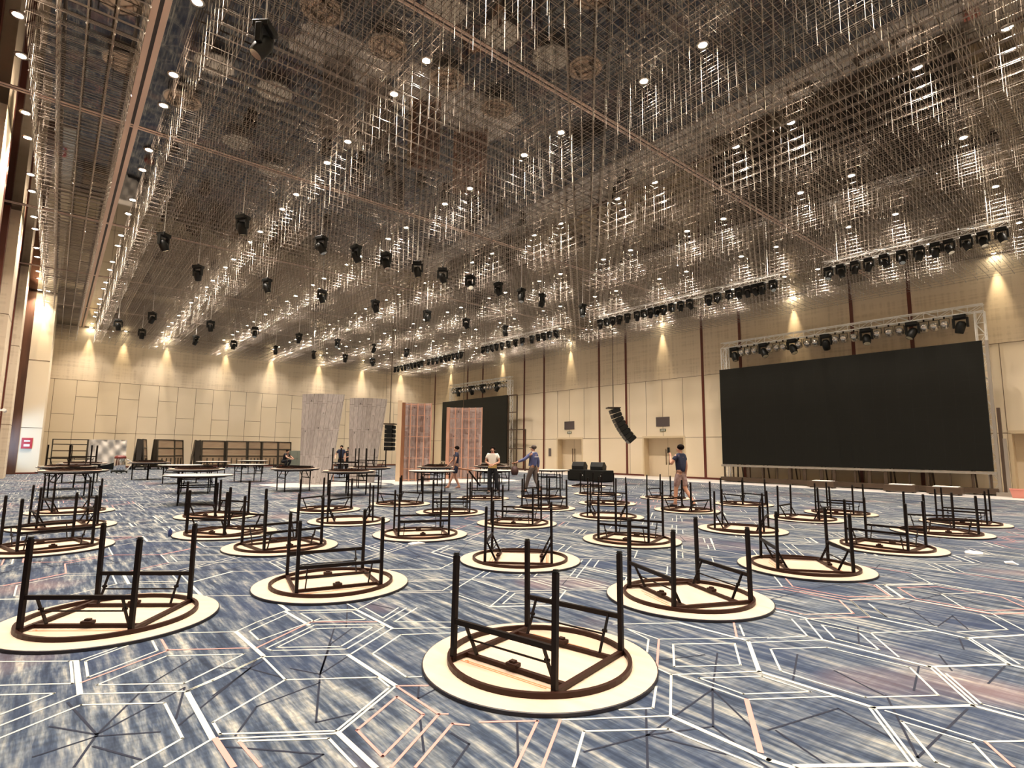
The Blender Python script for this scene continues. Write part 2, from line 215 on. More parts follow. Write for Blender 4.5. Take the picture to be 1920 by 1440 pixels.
for k, pts in PAT: poly(k, pts)
DX, DV = 0.5225, 0.3465
def traced(x, y):
    d = 0.635*x + 0.763*y
    return 1.7 < d < 5.75 and x > -0.9 and y > -0.3
def ekey(a, b):
    a = (round(a[0], 2), round(a[1], 2)); b = (round(b[0], 2), round(b[1], 2)); return (a, b) if a < b else (b, a)
done = set()
j0 = -45
for j in range(j0, 14):
    for i in range(-4, 28):
        cx = 0.7775 + 1.045*i + (0.5225 if j % 2 else 0); cy = 4.715 - 1.0395*j
        if cx < -2.2 or cx > XFILM-0.6 or cy < -6 or cy > YB-0.8: continue
        V = [(cx, cy+2*DV), (cx+DX, cy+DV), (cx+DX, cy-DV), (cx, cy-2*DV), (cx-DX, cy-DV), (cx-DX, cy+DV)]
        if traced(cx, cy): continue
        zone = 'p' if (math.sin(cx*0.9+1.3)+math.sin(cy*0.75+0.4)) > 1.05 else 'n'
        for k in range(6):
            a, b = V[k], V[(k+1) % 6]; key = ekey(a, b)
            if key in done: continue
            done.add(key); r = rnd.random()
            if r < 0.16: continue
            if r < 0.42: poly('P' if zone == 'p' and r < .3 else 't', [a, b])
            else: poly(zone if r < .8 else 'n', [a, b])
        def ins(pts, t, kd):
            mx = sum(p[0] for p in pts)/len(pts); my = sum(p[1] for p in pts)/len(pts)
            q = [(mx+(p[0]-mx)*t, my+(p[1]-my)*t) for p in pts]; poly(kd, q+[q[0]])
        st = rnd.random(); s0 = rnd.randrange(2); C = (cx, cy)
        if st < 0.30: ins(V, 0.80, zone)
        elif st < 0.72:
            for k in range(3): poly('n' if k else zone, [C, V[(2*k+s0) % 6]])
            for k in range(3):
                if rnd.random() < 0.55: ins([C, V[(2*k+s0) % 6], V[(2*k+s0+1) % 6], V[(2*k+s0+2) % 6]], 0.70, rnd.choice('nn'+zone))
        elif st < 0.9:
            k = rnd.randrange(3); poly('n', [V[k], V[k+3]]); ins([V[k], V[k+1], V[k+2], V[k+3]], 0.76, zone)
        if cy < 22 and rnd.random() < 0.7:
            a0 = rnd.random()*PI; c2 = (cx+rnd.uniform(-.3, .3), cy+rnd.uniform(-.3, .3))
            for k in range(rnd.randrange(3, 6)):
                a = a0+k*1.1+rnd.uniform(-.2, .2); ln = rnd.uniform(.4, 1.0); poly('d', [c2, (c2[0]+ln*math.cos(a), c2[1]+ln*math.sin(a))])
floor = struct(fl.build('floor', [m_carpet, m_film, m_cream, m_pinkl, m_darkl]))

# ------------------------------------------------------------ ceiling
ce = MB(); ce.box((XREC-0.3, YF, H), (XR+0.3, YB+0.2, H+0.15), 0)
JY = [0.22+8.27*k for k in range(0, 6)]
for y in JY:
    for s in (-1, 1): ce.box((XREC, y+s*0.06-0.035, H-0.012), (XR, y+s*0.06+0.035, H), 1)
    ce.box((XREC, y-0.027, H-0.004), (XR, y+0.027, H), 2)
for s in (-1, 1): ce.box((0.87+s*0.09-0.055, YF, H-0.014), (0.87+s*0.09+0.055, YB, H), 1)
ce.box((0.87-0.035, YF, H-0.006), (0.87+0.035, YB, H), 2)
struct(ce.build('ceiling', [m_mirror, m_cjoint, m_cdark]))

# ------------------------------------------------------------ walls
wb = MB(); wb.box((-0.5, YB, 0), (XR+0.3, YB+0.2, H), 0); wb.box((-0.5, YB-0.012, 0), (XR, YB, 6.07), 1)
g = 0.012
def vj(x, z0, z1): wb.box((x-g, YB-0.016, z0), (x+g, YB-0.011, z1), 2)
def hj(x0, x1, z): wb.box((x0, YB-0.016, z-g), (x1, YB-0.011, z+g), 2)
hj(-0.5, XR, 2.45); hj(-0.5, XR, 6.07)
for k in range(-1, 24):
    x = 0.95+1.22*k; vj(x, 0, 6.07); hj(x, x+1.22, 4.93 if k % 2 == 0 else 3.69)
vj(24.5, 6.07, H)
struct(wb.build('wall_back', [m_wall, m_wpanel, m_joint]))
# right wall with two door recesses
wr = MB(); D0, D1 = (19.0, 21.95), (27.4, 29.9); DH = 2.45
D2 = (3.0, 4.1)
ys = [YF, D2[0], D2[1], D0[0], D0[1], D1[0], D1[1], YB]
for a, b in zip(ys[::2], ys[1::2]): wr.box((XR, a, 0), (XR+0.25, b, 6.12), 1)
for d in (D0, D1, D2): wr.box((XR, d[0], DH), (XR+0.25, d[1], 6.12), 1)
wr.box((XR, YF, 6.12), (XR+0.25, YB, H), 0)
def rj(y0, y1, z0, z1): wr.box((XR-0.005, y0, z0), (XR+0.001, y1, z1), 2)
for a, b in zip(ys[::2], ys[1::2]): rj(a, b, 2.45-g, 2.45+g)
rj(YF, YB, 6.12-g, 6.12+g)
for c in (4.2, 12.3, 20.47, 28.65, 36.8, 45.0):
    for dy in (-1.48, 0, 1.25, -2.9, 2.6): 
        if abs(dy) < 1.5 and c in (20.47, 28.65): rj(c+dy-g, c+dy+g, 2.45, 6.12)
        else: rj(c+dy-g, c+dy+g, 0.1, 6.12)
struct(wr.build('wall_right', [m_wall, m_wpanel, m_joint]))
for n, d in ((1, D0), (2, D1), (3, D2)):
    dm = MB(); dm.box((XR+0.50, d[0]-0.2, 0), (XR+0.58, d[1]+0.2, DH+.1), 0)
    dr = struct(dm.build('door_%d' % n, [m_door]))
    fm = MB()
    for s in (d[0]-.10, d[1]-.02): fm.box((XR-0.02, s, 0), (XR+0.50, s+.12, DH), 0)
    fm.box((XR-0.02, d[0]-.10, DH-.02), (XR+0.50, d[1]+.10, DH+.10), 0)
    fm.build('door_frame', m_jamb, dr)
    mid = (d[0]+d[1])/2; gp = MB(); gp.box((XR+0.495, mid-.006, 0), (XR+0.502, mid+.006, DH)); gp.build('leaf_gap', m_joint, dr)
    for s in (-1, 1):
        hm = MB(); hm.tube((XR+0.44, mid+s*.12, 0.75), (XR+0.44, mid+s*.12, 1.75), .022)
        for z in (.85, 1.65): hm.tube((XR+0.44, mid+s*.12, z), (XR+0.50, mid+s*.12, z), .014)
        hm.build('door_handle', m_bronze, dr)
tn = 1
for k in range(0, 6):
    for y in (7.12+8.1*k, 9.5+8.1*k):
        if y > YB: continue
        t = MB(); t.box((XR-0.035, y-0.075, 0), (XR+0.01, y+0.075, H)); struct(t.build('trim_%d' % tn, m_redtrim)); tn += 1
bb = MB(); 
for a, b in zip(ys[::2], ys[1::2]): bb.box((XR-0.03, a, 0), (XR, b, 0.11))
struct(bb.build('baseboard_right', m_redtrim))
bb = MB(); bb.box((-0.5, YB-0.04, 0), (XR, YB-0.012, 0.11)); struct(bb.build('baseboard_back', m_redtrim))
# left wall: wood recess, cream pilasters, end pier
wl = MB(); wl.box((XREC-0.3, YF, 0), (XREC, 39.0, H), 0)
for k in range(60): wl.box((XREC-0.001, YF+0.8*k, 0), (XREC+0.015, YF+0.8*k+0.05, H), 1) if YF+0.8*k < 38.8 else None
struct(wl.build('wall_left', [m_wood, m_redtrim]))
for y0, y1 in ((-6.6, -5.0), (1.5, 3.1), (9.6, 11.2), (17.75, 19.38), (25.8, 27.44), (33.85, 35.49)):
    t = MB(); t.box((XREC-0.05, y0, 0), (XL, y1, H), 0); t.box((XREC-.02, y0-0.35, 0), (XL-0.28, y0, H), 1); t.box((XREC-.02, y1, 0), (XL-0.01, y1+0.5, H), 1)
    for z in (2.45, 6.07): t.box((XREC, y0-0.004, z-g), (XL+0.003, y1, z+g), 2)
    struct(t.build('trim_%d' % tn, [m_wall, m_redtrim, m_joint])); tn += 1
wp = MB(); wp.box((XREC-0.3, 39.0, 0), (-0.5, YB+0.2, H), 0)
for z in (2.45, 6.1): wp.box((XREC, 38.994, z-g), (-0.497, 39.0, z+g), 1)
struct(wp.build('wall_pier', [m_wpanel, m_joint]))
t = MB(); t.box((XREC-.1, 38.9, 0), (-1.37, 39.0, H)); struct(t.build('trim_%d' % tn, m_wood)); tn += 1
wf = MB(); wf.box((XREC-0.3, YF-0.2, 0), (XR+0.3, YF, H), 0); struct(wf.build('wall_front', m_wall))
bb = MB(); bb.box((XREC, 38.97, 0), (-0.47, 39.0, 0.09)); struct(bb.build('baseboard_left', m_redtrim))

# ------------------------------------------------------------ downlights (each a lamp with its own light)
DXS = [-1.25, 1.38, 5.49, 9.59, 13.69, 17.79, 21.89, 26.0]
rg = MB(); rg.lathe([(0.085, -0.012), (0.125, -0.016), (0.13, 0.0)], 20)
ln = MB(); ln.lathe([(0.0, -0.006), (0.088, -0.006)], 16)
proto = empty('downlight', (0, 0, 0)); a = rg.build('trim_ring', m_ring, proto, True); b_ = ln.build('lens', m_lens, proto)
sl = bpy.data.lights.new('downlight_beam', 'SPOT'); sl.energy = SPOT_W; sl.color = WARM; sl.spot_size = math.radians(100); sl.spot_blend = 0.85; sl.shadow_soft_size = 0.06
slo = bpy.data.objects.new('beam', sl); COL.objects.link(slo); slo.parent = proto; slo.location = (0, 0, -0.03)
first = True; hidden_rows = 0
for ci, x in enumerate(DXS):
    for k in range(-2, 12):
        for s in (-1, 1):
            y = 2.1+4.13*k+s*0.735
            if y > YB-0.3 or y < YF+.3: continue
            o = proto if first else copy_tree(proto); first = False
            o.location = (x, y, H)
            w = 'next to the left wall' if ci == 0 else '%s from the left wall' % nth(ci+1)
            tag(o, 'small bright recessed downlight in the lengthwise ceiling row %s' % w, 'ceiling light', 'recessed downlights in the row '+w)
# wall washers near the walls
ws = bpy.data.lights.new('wash_beam', 'SPOT'); ws.energy = WASH_W; ws.color = (1.0, 0.78, 0.48); ws.spot_size = math.radians(30); ws.spot_blend = 0.8; ws.shadow_soft_size = 0.04
def washer(x, y, tgt, label, grp):
    o = copy_tree(proto)
    for ch in list(o.children):
        if ch.type == 'LIGHT':
            ch.data = ws; ch.rotation_euler = (Vector(tgt)-Vector((x, y, H))).to_track_quat('-Z', 'Y').to_euler()
    o.location = (x, y, H); tag(o, label, 'ceiling light', grp)
for k in range(0, 6): washer(29.26, 4.05+8.15*k, (29.30, 4.05+8.15*k, 4), 'bright wall washer lighting the %s streak down the right wall' % nth(k+1), None)
for k, x in enumerate([1.38, 3.4, 6.1, 10.2, 13.7, 17.8, 21.9, 26.0]): washer(x, YB-0.22, (x, YB-0.17, 4), 'bright wall washer lighting the %s streak along the far wall' % nth(k+1), None)
washer(-0.9, 38.5, (-0.9, 38.9, 5), 'bright wall washer over the corner pier by the left wall', None)

# ------------------------------------------------------------ crystal rod chandeliers
TZ = [8.74, 9.0, 9.26, 9.52]
def lattice(w, ln_, nx, ny):
    fr = []
    for z in TZ:
        t = MB()
        for j in range(ny): y = ln_*(j+0.5)/ny; t.bar((0, y, z), (w, y, z), .0085, .0085, up=(0, 1, 1))
        for i in range(nx): x = w*i/(nx-1); t.bar((x, 0, z), (x, ln_, z), .008, .008, up=(1, 0, 1))
        fr.append(t)
    v = MB(); bd = MB(); r = random.Random(3)
    for i in range(nx):
        for j in range(ny):
            x = w*i/(nx-1); y = ln_*(j+0.5)/ny
            v.bar((x, y, TZ[0]-0.02), (x, y, H-0.01), .008)
            for z in (TZ[0]-.03, TZ[1], TZ[2]):
                if r.random() < .6:
                    k = len(bd.v); q = .015; bd.v += [(x, y, z-q*1.8), (x+q, y, z), (x, y+q, z), (x-q, y, z), (x, y-q, z), (x, y, z+q*1.8)]
                    for f in ((0, 2, 1), (0, 3, 2), (0, 4, 3), (0, 1, 4), (5, 1, 2), (5, 2, 3), (5, 3, 4), (5, 4, 1)): bd.f.append(tuple(k+n for n in f)); bd.m.append(0)
    return fr, v, bd
def chandelier(w, ln_, nx, ny):
    root = empty('chandelier', (0, 0, 0)); fr, v, bd = lattice(w, ln_, nx, ny)
    for t in fr: t.build('rod_tier', m_rod, root)
    v.build('hanging_rod', m_string, root)['kind'] = 'stuff'
    bd.build('crystal_bead', m_bead, root)['kind'] = 'stuff'
    return root
colsX = [(-0.98, 1.6, 5)] + [(1.6+4.1*k, 3.66, 10) for k in range(6)] + [(26.2, 2.44, 7)]
protos = {}
for ci, (x0, w, nx) in enumerate(colsX):
    for b in range(6):
        L_ = 8.27 if b < 5 else 6.6; ny = 22 if b < 5 else 18; key = (w, L_)
        if key not in protos: o = protos[key] = chandelier(w, L_, nx, ny)
        else: o = copy_tree(protos[key])
        o.location = (x0, 0.22+8.27*b, 0)
        tag(o, 'hanging crystal rod lattice, %s row from left wall, %s ceiling bay from camera' % (nth(ci+1), nth(b+1)), 'chandelier', 'crystal rod lattices under the mirrored ceiling')
# ------------------------------------------------------------ round folding tables (modelled upside down: board on the floor, legs up)
TS, TR, TZT = 0.427, 0.83, 0.77
def table_parts(root, legs='up'):
    d = MB(); n = 64
    d.lathe([(0.0, 0.0), (TR-.006, 0.0), (TR, 0.003), (TR, 0.024), (TR-.004, 0.027), (TR-.008, 0.0275), (0.0, 0.0275)], n, mis=[1, 2, 2, 2, 2, 0])
    for x0, y0, x1, y1 in ((-.365, -.36, -.365, .38), (-.385, -.33, -.385, .40), (-.385, .33, -.35, .37), (.36, -.30, .36, .22), (.40, -.18, .40, .34)):
        d.bar((x0, y0, .0279), (x1, y1, .0279), .011, .0006, mi=3)
    d.build('tabletop', [m_ply, m_lam, m_edge, m_stain], root, False)
    r = MB(); r.lathe([(0.655, 0.0275), (0.655, 0.062), (0.628, 0.062), (0.628, 0.0275)], 56); r.build('ring_frame', m_rail, root)
    for s in (-1, 1):
        q = MB(); q.bar((-.455, s*.427, .050), (.455, s*.427, .050), .034, .026); q.build('rail', m_rail, root)
        q = MB(); q.bar((s*.30, -.41, .046), (s*.30, .41, .046), .032, .026); q.build('inner_rail', m_rail, root)
        q = MB(); q.box((s*.30-.03, -.045, .058), (s*.30+.03, .045, .085)); q.box((s*.30-.018, -.022, .085), (s*.30+.018, .022, .10)); q.build('clamp_block', m_rail, root, bevel=.004)
    if legs == 'up':
        for sx in (-1, 1):
            for sy in (-1, 1):
                q = MB(); q.bar((sx*.437, sy*.427, .03), (sx*.427, sy*.427, .75), .034, .034, up=(1, 0, 0)); q.bar((sx*.427, sy*.427, .748), (sx*.427, sy*.427, .77), .026, .026, up=(1, 0, 0), mi=1)
                q.bar((sx*.427, sy*.427, .757), (sx*.427, sy*.427, .763), .038, .038, up=(1, 0, 0), mi=1)
                q.build('leg', [m_steel, m_black], root)
                q = MB(); q.bar((sx*.425, sy*.33, .30), (sx*.37, sy*.33, .19), .022, .012, up=(0, 1, 0)); q.bar((sx*.375, sy*.325, .20), (sx*.30, sy*.325, .055), .026, .010, up=(0, 1, 0)); q.tube((sx*.373, sy*.31, .195), (sx*.373, sy*.345, .195), .012, 6)
                q.build('folding_brace', m_steel, root)
            q = MB(); q.bar((sx*.433, -.427, .30), (sx*.433, .427, .30), .026, .034); q.build('crossbar', m_steel, root)
            q = MB(); q.tube((sx*.36, -.33, .175), (sx*.36, .33, .175), .007, 6); q.build('lock_rod', m_steel, root)
    else:
        for sx in (-1, 1):
            for sy in (-1, 1):
                q = MB(); q.bar((sx*.437, sy*.40, .08+(.02 if sx > 0 else 0)), (-sx*.27, sy*(.40-.05*sx), .085+(.02 if sx > 0 else 0)), .032, .032); q.build('leg', m_steel, root)
            q = MB(); q.bar((sx*.14, -.42, .09+(.02 if sx > 0 else 0)), (sx*.14, .42, .09+(.02 if sx > 0 else 0)), .03, .03); q.build('crossbar', m_steel, root)
up_t = empty('round_table', (0, 0, 0)); table_parts(up_t, 'up')
fo_t = empty('round_table', (0, 0, 0)); table_parts(fo_t, 'flat')
used = {'u': False, 'f': False}
def place_table(kind, x, y, z, deg, label, grp, flip=False):
    src = up_t if kind == 'u' else fo_t
    o = src if not used[kind] else copy_tree(src); used[kind] = True
    o.location = (x, y, z+(TZT if flip else 0.0)); o.rotation_euler = (PI if flip else 0.0, 0, math.radians(deg))
    tag(o, label, 'table', grp)
    return o
ROWS = [
 [(2.81, 3.04, 12), (5.21, 3.37, 157), (7.81, 3.27, 129), (10.59, 3.13, 179), (13.50, 3.05, 36), (15.84, 3.13, 5)],
 [(0.53, 6.05, 53), (2.52, 6.11, 78), (5.09, 5.90, 136), (7.74, 6.06, 20), (10.58, 5.57, 110), (13.61, 5.63, 95), (15.66, 5.60, 3)],
 [(2.82, 8.86, 95), (5.15, 8.68, 67), (7.54, 8.85, 36), (10.06, 8.55, 128), (12.88, 8.28, 88), (15.88, 8.30, 162)],
 [(0.06, 10.75, 104), (2.48, 10.79, 30), (4.89, 11.13, 159), (7.52, 11.30, 59), (10.14, 10.80, 78), (12.60, 10.73, 20), (15.74, 10.90, 95)],
 [(0.28, 13.38, 8), (2.91, 13.57, 30), (5.31, 13.51, 120), (7.53, 13.83, 15), (10.55, 14.05, 64), (12.44, 13.34, 106), (15.04, 13.26, 11)],
 [(0.45, 16.26, 12)]]
G_UP = 'upturned round tables standing on their tops'
for ri, row in enumerate(ROWS):
    for ti, (x, y, a) in enumerate(row):
        # angle: crossbars run along the local y axis
        lab = 'upturned round table with legs up, %s from left wall in the %s row from camera' % (nth(ti+1), nth(ri+1))
        if ri == 5: lab = 'upturned round table on the carpet just before the first upright table by left wall'
        place_table('u', x, y, 0, a, lab, G_UP)
place_table('f', 17.98, 16.45, 0, 20, 'upturned round table with folded legs lying before the black subwoofer', 'upturned round tables standing on their tops')
G_ST = 'round tables standing upright'
ST = [('near bare white upright round table in the left half of the hall', 3.09, 16.85, 80, None),
      ('upright round table behind the near bare white one, dark folded frame on it', 3.74, 20.89, 75, 'f'),
      ('upright round table nearest the left wall carrying an upturned table with its legs folded', 0.51, 20.73, 10, 'f'),
      ('upright round table second along the left wall, carrying a legs-up table', 0.45, 25.0, 20, 'u'),
      ('upright round table third along the left wall, carrying a legs-up table', 1.0, 29.3, 60, 'u'),
      ('upright round table before the left edge of the first grey plank flat', 6.75, 20.3, 0, 'f'),
      ('dark bare upright round table in front of the folded stage carts', 6.9, 26.88, 5, None),
      ('dark upright round table between vacuum cleaner and folded stage carts', 4.21, 26.71, 30, None),
      ('dark upright round table beside the silver vacuum cleaner', 3.52, 30.6, 40, 'f'),
      ('upright round table between both grey plank flats carrying a legs-up table', 7.59, 17.56, 25, 'u'),
      ('upright round table before the second grey plank flat carrying a tilted-leg table', 9.73, 20.48, 70, 'u'),
      ('bright bare upright round table before the rosy timber flats', 10.56, 17.13, 50, None),
      ('upright round table behind the bright bare one, folded frame on it', 12.83, 20.5, 20, 'f'),
      ('bare upright round table directly beside the person in white shirt', 13.03, 16.71, 15, None),
      ('upright round table behind the person in white shirt, folded frame on it', 16.0, 20.69, 40, 'f'),
      ('bare upright round table beside the black subwoofer', 15.61, 16.33, 60, None),
      ('far dark upright round table right in front of the folded stage carts', 6.7, 33.0, 10, None),
      ('far upright round table left of the squatting worker', 9.2, 35.0, 10, None),
      ('far upright round table behind both grey flats near the two standing workers', 12.0, 28.5, 10, None)]
for lab, x, y, a, top in ST:
    place_table('u', x, y, 0, a, lab, G_ST, True)
    if top: place_table(top, x+.05, y+.03, TZT+.001, a+25, 'upturned table laid on the '+' '.join(lab.split(' carrying')[0].split(',')[0].replace('the ', '').split()[:9]), 'upturned tables laid on upright tables')

# ------------------------------------------------------------ led screens
def led_screen(X, y0, y1, z0, z1, label, side):
    root = empty('led_screen', (X, (y0+y1)/2, 0), 0, label, 'screen', None); cy = (y0+y1)/2
    d = MB(); d.box((0, y0-cy, z0), (0.10, y1-cy, z1), 0); d.build('display_panel', m_led, root)
    gmb = MB(); nY = round((y1-y0)/0.5); 
    for k in range(1, nY): y = y0-cy+(y1-y0)*k/nY; gmb.box((-0.0015, y-.002, z0), (0, y+.002, z1))
    for k in range(1, round((z1-z0)/0.5)): z = z0+(z1-z0)*k/round((z1-z0)/0.5); gmb.box((-0.0015, y0-cy, z-.002), (0, y1-cy, z+.002))
    gmb.build('module_seam', m_black, root)
    b = MB(); b.box((-.05, y0-cy-.1, z0-.12), (.25, y1-cy+.05, z0-.02), 0); b.build('top_beam', m_scafg, root)
    b = MB(); b.box((-.15, y0-cy-.1, .06), (.35, y1-cy+.05, .26), 0); b.build('base_beam', m_scaf, root)
    n = 16; r = random.Random(int(y0*10))
    for k in range(n+1):
        y = y0-cy+(y1-y0)*k/n+r.uniform(-.12, .12); w = r.choice((.05, .07, .14)); y = min(max(y, y0-cy+.1), y1-cy-.1)
        q = MB(); q.box((-.02, y-w/2, .26), (.06, y+w/2, z0-.12)); q.build('post', m_scaf, root)
    for k in range(n//2):
        y = y0-cy+(y1-y0)*(k+.5)/(n//2); q = MB(); q.bar((.3, y, .0), (.35, y, z1-.1), .06); q.bar((.12, y, z1-.3), (.35, y, z1-.3), .05); q.bar((.3, y, .03), (.95, y, .03), .06); q.bar((.95, y, .03), (.35, y, 2.4), .05); q.build('rear_strut', m_scaf, root)
    return root, cy
s1, c1 = led_screen(28.2, 4.53, 15.82, 0.93, 6.12, 'large black led screen wall standing near the right wall', 1)
for dy, zt in ((-.14, 6.1), (-.30, 3.4), (-.40, 2.2)):
    q = MB(); y = 4.53-c1+dy; q.box((.0, y-.05, 0), (.12, y+.05, zt)); q.build('side_post', m_scafg if dy != -.30 else m_scaf, s1)
q = MB(); q.box((-.25, 4.53-c1-.55, 0), (.45, 4.53-c1-.05, .14)); q.build('ballast_block', m_scafg, s1)
s2, c2 = led_screen(28.2, 34.5, 44.2, 0.50, 6.05, 'smaller-looking black led screen wall far off beside the rosy timber flat', 2)
q = MB(); y = 34.5-c2
for a, b in (((.1, y-.08, 0), (.1, y-.08, 6.0)), ((.1, y-1.15, 0), (.1, y-1.15, 6.0)), ((.1, y-2.2, 0), (.1, y-2.2, 3.2))): q.bar(a, b, .09)
for z in (6.0, 4.6, 3.2, 1.7): q.bar((.1, y-.08, z), (.1, y-1.15, z), .07)
for z in (3.2, 1.7): q.bar((.1, y-1.15, z), (.1, y-2.2, z), .07)
q.build('side_scaffold', m_scaf, s2)

# ------------------------------------------------------------ truss goalposts and stage lights
def truss_run(mb, p, q, s=.30, t=.04, axis_up=(0, 0, 1), step=.5):
    p = Vector(p); q = Vector(q); d = (q-p); L_ = d.length; d.normalize(); u = Vector(axis_up); x = d.cross(u).normalized()*s/2; y = u.normalized()*s/2
    for a in (-1, 1):
        for b in (-1, 1): mb.bar(p+x*a+y*b, q+x*a+y*b, t)
    n = max(2, round(L_/step))
    for k in range(n):
        a = p+d*L_*k/n; b = p+d*L_*(k+1)/n; s_ = 1 if k % 2 else -1
        mb.bar(a+x-y*s_, b+x+y*s_, t*.5); mb.bar(a-x-y*s_, b-x+y*s_, t*.5); mb.bar(a+y-x*s_, b+y+x*s_, t*.5); mb.bar(a-y-x*s_, b-y+x*s_, t*.5)
        mb.bar(a-x-y, a-x+y, t*.5); mb.bar(a-x-y, a+x-y, t*.5)
def goalpost(X, y0, y1, z, label):
    cy = (y0+y1)/2; root = empty('lighting_truss', (X, cy, 0), 0, label, 'truss')
    q = MB(); truss_run(q, (0, y0-cy, z), (0, y1-cy, z)); q.build('top_truss', m_alu, root)
    for y in (y0-cy+.15, y1-cy-.15):
        q = MB(); truss_run(q, (0, y, 0.02), (0, y, z-.15), axis_up=(1, 0, 0)); q.build('truss_leg', m_alu, root)
        q = MB(); q.box((-.4, y-.4, 0), (.4, y+.4, .03)); q.build('base_plate', m_alu, root)
goalpost(28.75, 4.45, 15.9, 7.55, 'silver lighting truss goalpost over the large led screen')
goalpost(28.75, 34.6, 43.6, 7.50, 'silver lighting truss goalpost over the far led screen')
def moving_head():
    root = empty('moving_head_light', (0, 0, 0))
    q = MB(); q.box((-.19, -.16, -.13), (.19, .16, 0)); q.box((-.03, -.03, 0), (.03, .03, .09)); q.build('base', m_black, root, bevel=.02)
    q = MB()
    for s in (-1, 1): q.box((s*.20-.035, -.06, -.46), (s*.20+.035, .06, -.10))
    q.box((-.2, -.06, -.16), (.2, .06, -.12)); q.build('yoke', m_black, root, bevel=.01)
    q = MB(); q.lathe([(0.0, .17), (.09, .17), (.14, .10), (.155, 0), (.15, -.12), (.13, -.26), (.12, -.27)], 16); hd = q.build('head', m_black, root, True); hd.location = (0, 0, -.40); hd.rotation_euler = (0.25, 0.15, 0)
    q = MB(); q.lathe([(0.0, -.262), (.115, -.262)], 16); q.build('front_lens', m_glass, hd)
    return root
m_parb = mat('polished_can', (.62, .58, .52), .22, .75)
def par_can():
    root = empty('par_light', (0, 0, 0))
    q = MB()
    for s in (-1, 1): q.bar((0, s*.13, -.26), (0, s*.13, -.06), .012, .03)
    q.bar((0, -.13, -.06), (0, .13, -.06), .03, .012); q.box((-.02, -.02, -.06), (.02, .02, .03)); q.build('bracket', m_black, root)
    q = MB(); q.lathe([(0, .13), (.07, .13), (.11, .06), (.125, -.10), (.12, -.11)], 16); b = q.build('body', m_parb, root, True); b.location = (0, 0, -.26); b.rotation_euler = (0, .9, 0)
    q = MB(); q.lathe([(0, -.095), (.118, -.095)], 16); q.build('front_lens', m_glass, b)
    return root
mh, pc = moving_head(), par_can(); us = {'m': False, 'p': False}
rr = random.Random(5)
def lamp(kind, x, y, z, rz, label, grp, scale=1.0):
    src = mh if kind == 'm' else pc; o = src if not us[kind] else copy_tree(src); us[kind] = True
    o.location = (x, y, z); o.rotation_euler = (0, 0, rz); o.scale = (scale,)*3; tag(o, label, 'stage light', grp)
    if kind == 'm':
        for ch in o.children:
            if ch.name.startswith('head'): ch.rotation_euler = (rr.uniform(-.5, .5), rr.uniform(-.5, .5), 0)
    return o
k_ = (28.75-27.3)/27.3+1
MV = [14.41, 12.86, 11.44, 9.94, 8.27, 6.57, 4.97]; PA = [14.01, 13.67, 13.33, 12.56, 12.19, 11.87, 11.14, 10.75, 10.39, 9.51, 9.17, 8.74, 7.84, 7.40, 7.01, 6.15, 5.82, 5.47]
for i, y in enumerate(MV): lamp('m', 28.75, y*k_, 7.37, PI/2, 'black moving head light, %s from the left under the large screen truss' % nth(i+1), 'moving heads under the large screen truss', 1.15)
for i, y in enumerate(PA): lamp('p', 28.70, y*k_, 7.37, PI, 'round par light, %s from the left under the large screen truss' % nth(i+1), 'par lights under the large screen truss', 1.3)
for i in range(20):
    y = 43.2-i*.42
    if i in (2, 7, 11, 16): lamp('m', 28.75, y, 7.32, PI/2, 'black moving head light, %s from left under the far screen truss' % nth((2, 7, 11, 16).index(i)+1), 'moving heads under the far screen truss', 1.2)
    else: lamp('p', 28.70, y, 7.32, PI, 'round par light under the far screen truss', 'par lights under the far screen truss', 1.3)
# long hanging bar with a row of heads by the right side
HY = [41.84, 41.26, 40.68, 40.11, 39.55, 39.01, 38.47, 37.94, 37.43, 36.38, 35.79, 35.2, 34.63, 34.07, 33.53, 32.99, 32.46, 31.95, 29.35, 28.87, 28.4, 27.89, 27.33, 26.67, 25.98, 25.31, 24.42, 23.85, 23.38, 22.87, 22.34, 18.97, 18.53, 18.13, 17.68, 17.16, 16.56, 16.14, 15.73, 15.36, 15.0, 14.56, 14.07, 13.6, 12.66, 12.23, 11.68, 11.25, 10.87, 10.55, 10.26, 9.8, 7.71, 7.3, 6.83, 6.39, 5.91, 5.39, 4.9, 4.45, 4.1, 3.65, 3.24, 2.8]
for bi, (a, b) in enumerate(((42.1, 37.2), (36.6, 31.7), (29.6, 22.1), (19.2, 9.5), (7.9, 2.6))):
    cy = (a+b)/2; root = empty('hanging_truss', (21.86, cy, 8.62), 0, 'silver lighting truss hung lengthwise near right wall, %s from the far end' % nth(bi+1), 'truss', None)
    q = MB(); truss_run(q, (0, b-cy, 0), (0, a-cy, 0), s=.22, t=.022, step=.4); q.build('truss_bar', m_alu, root)
    for y in (a-cy-.5, b-cy+.5): q = MB(); q.tube((0, y, .1), (0, y, H-8.62), .016, 6); q.build('drop_pole', m_alu, root)
for i, y in enumerate(HY): lamp('m', 21.86, y, 8.50, PI/2, 'black moving head light, %s from far end of the lengthwise hanging truss row' % nth(i+1), 'moving heads on the lengthwise hanging trusses', .72)
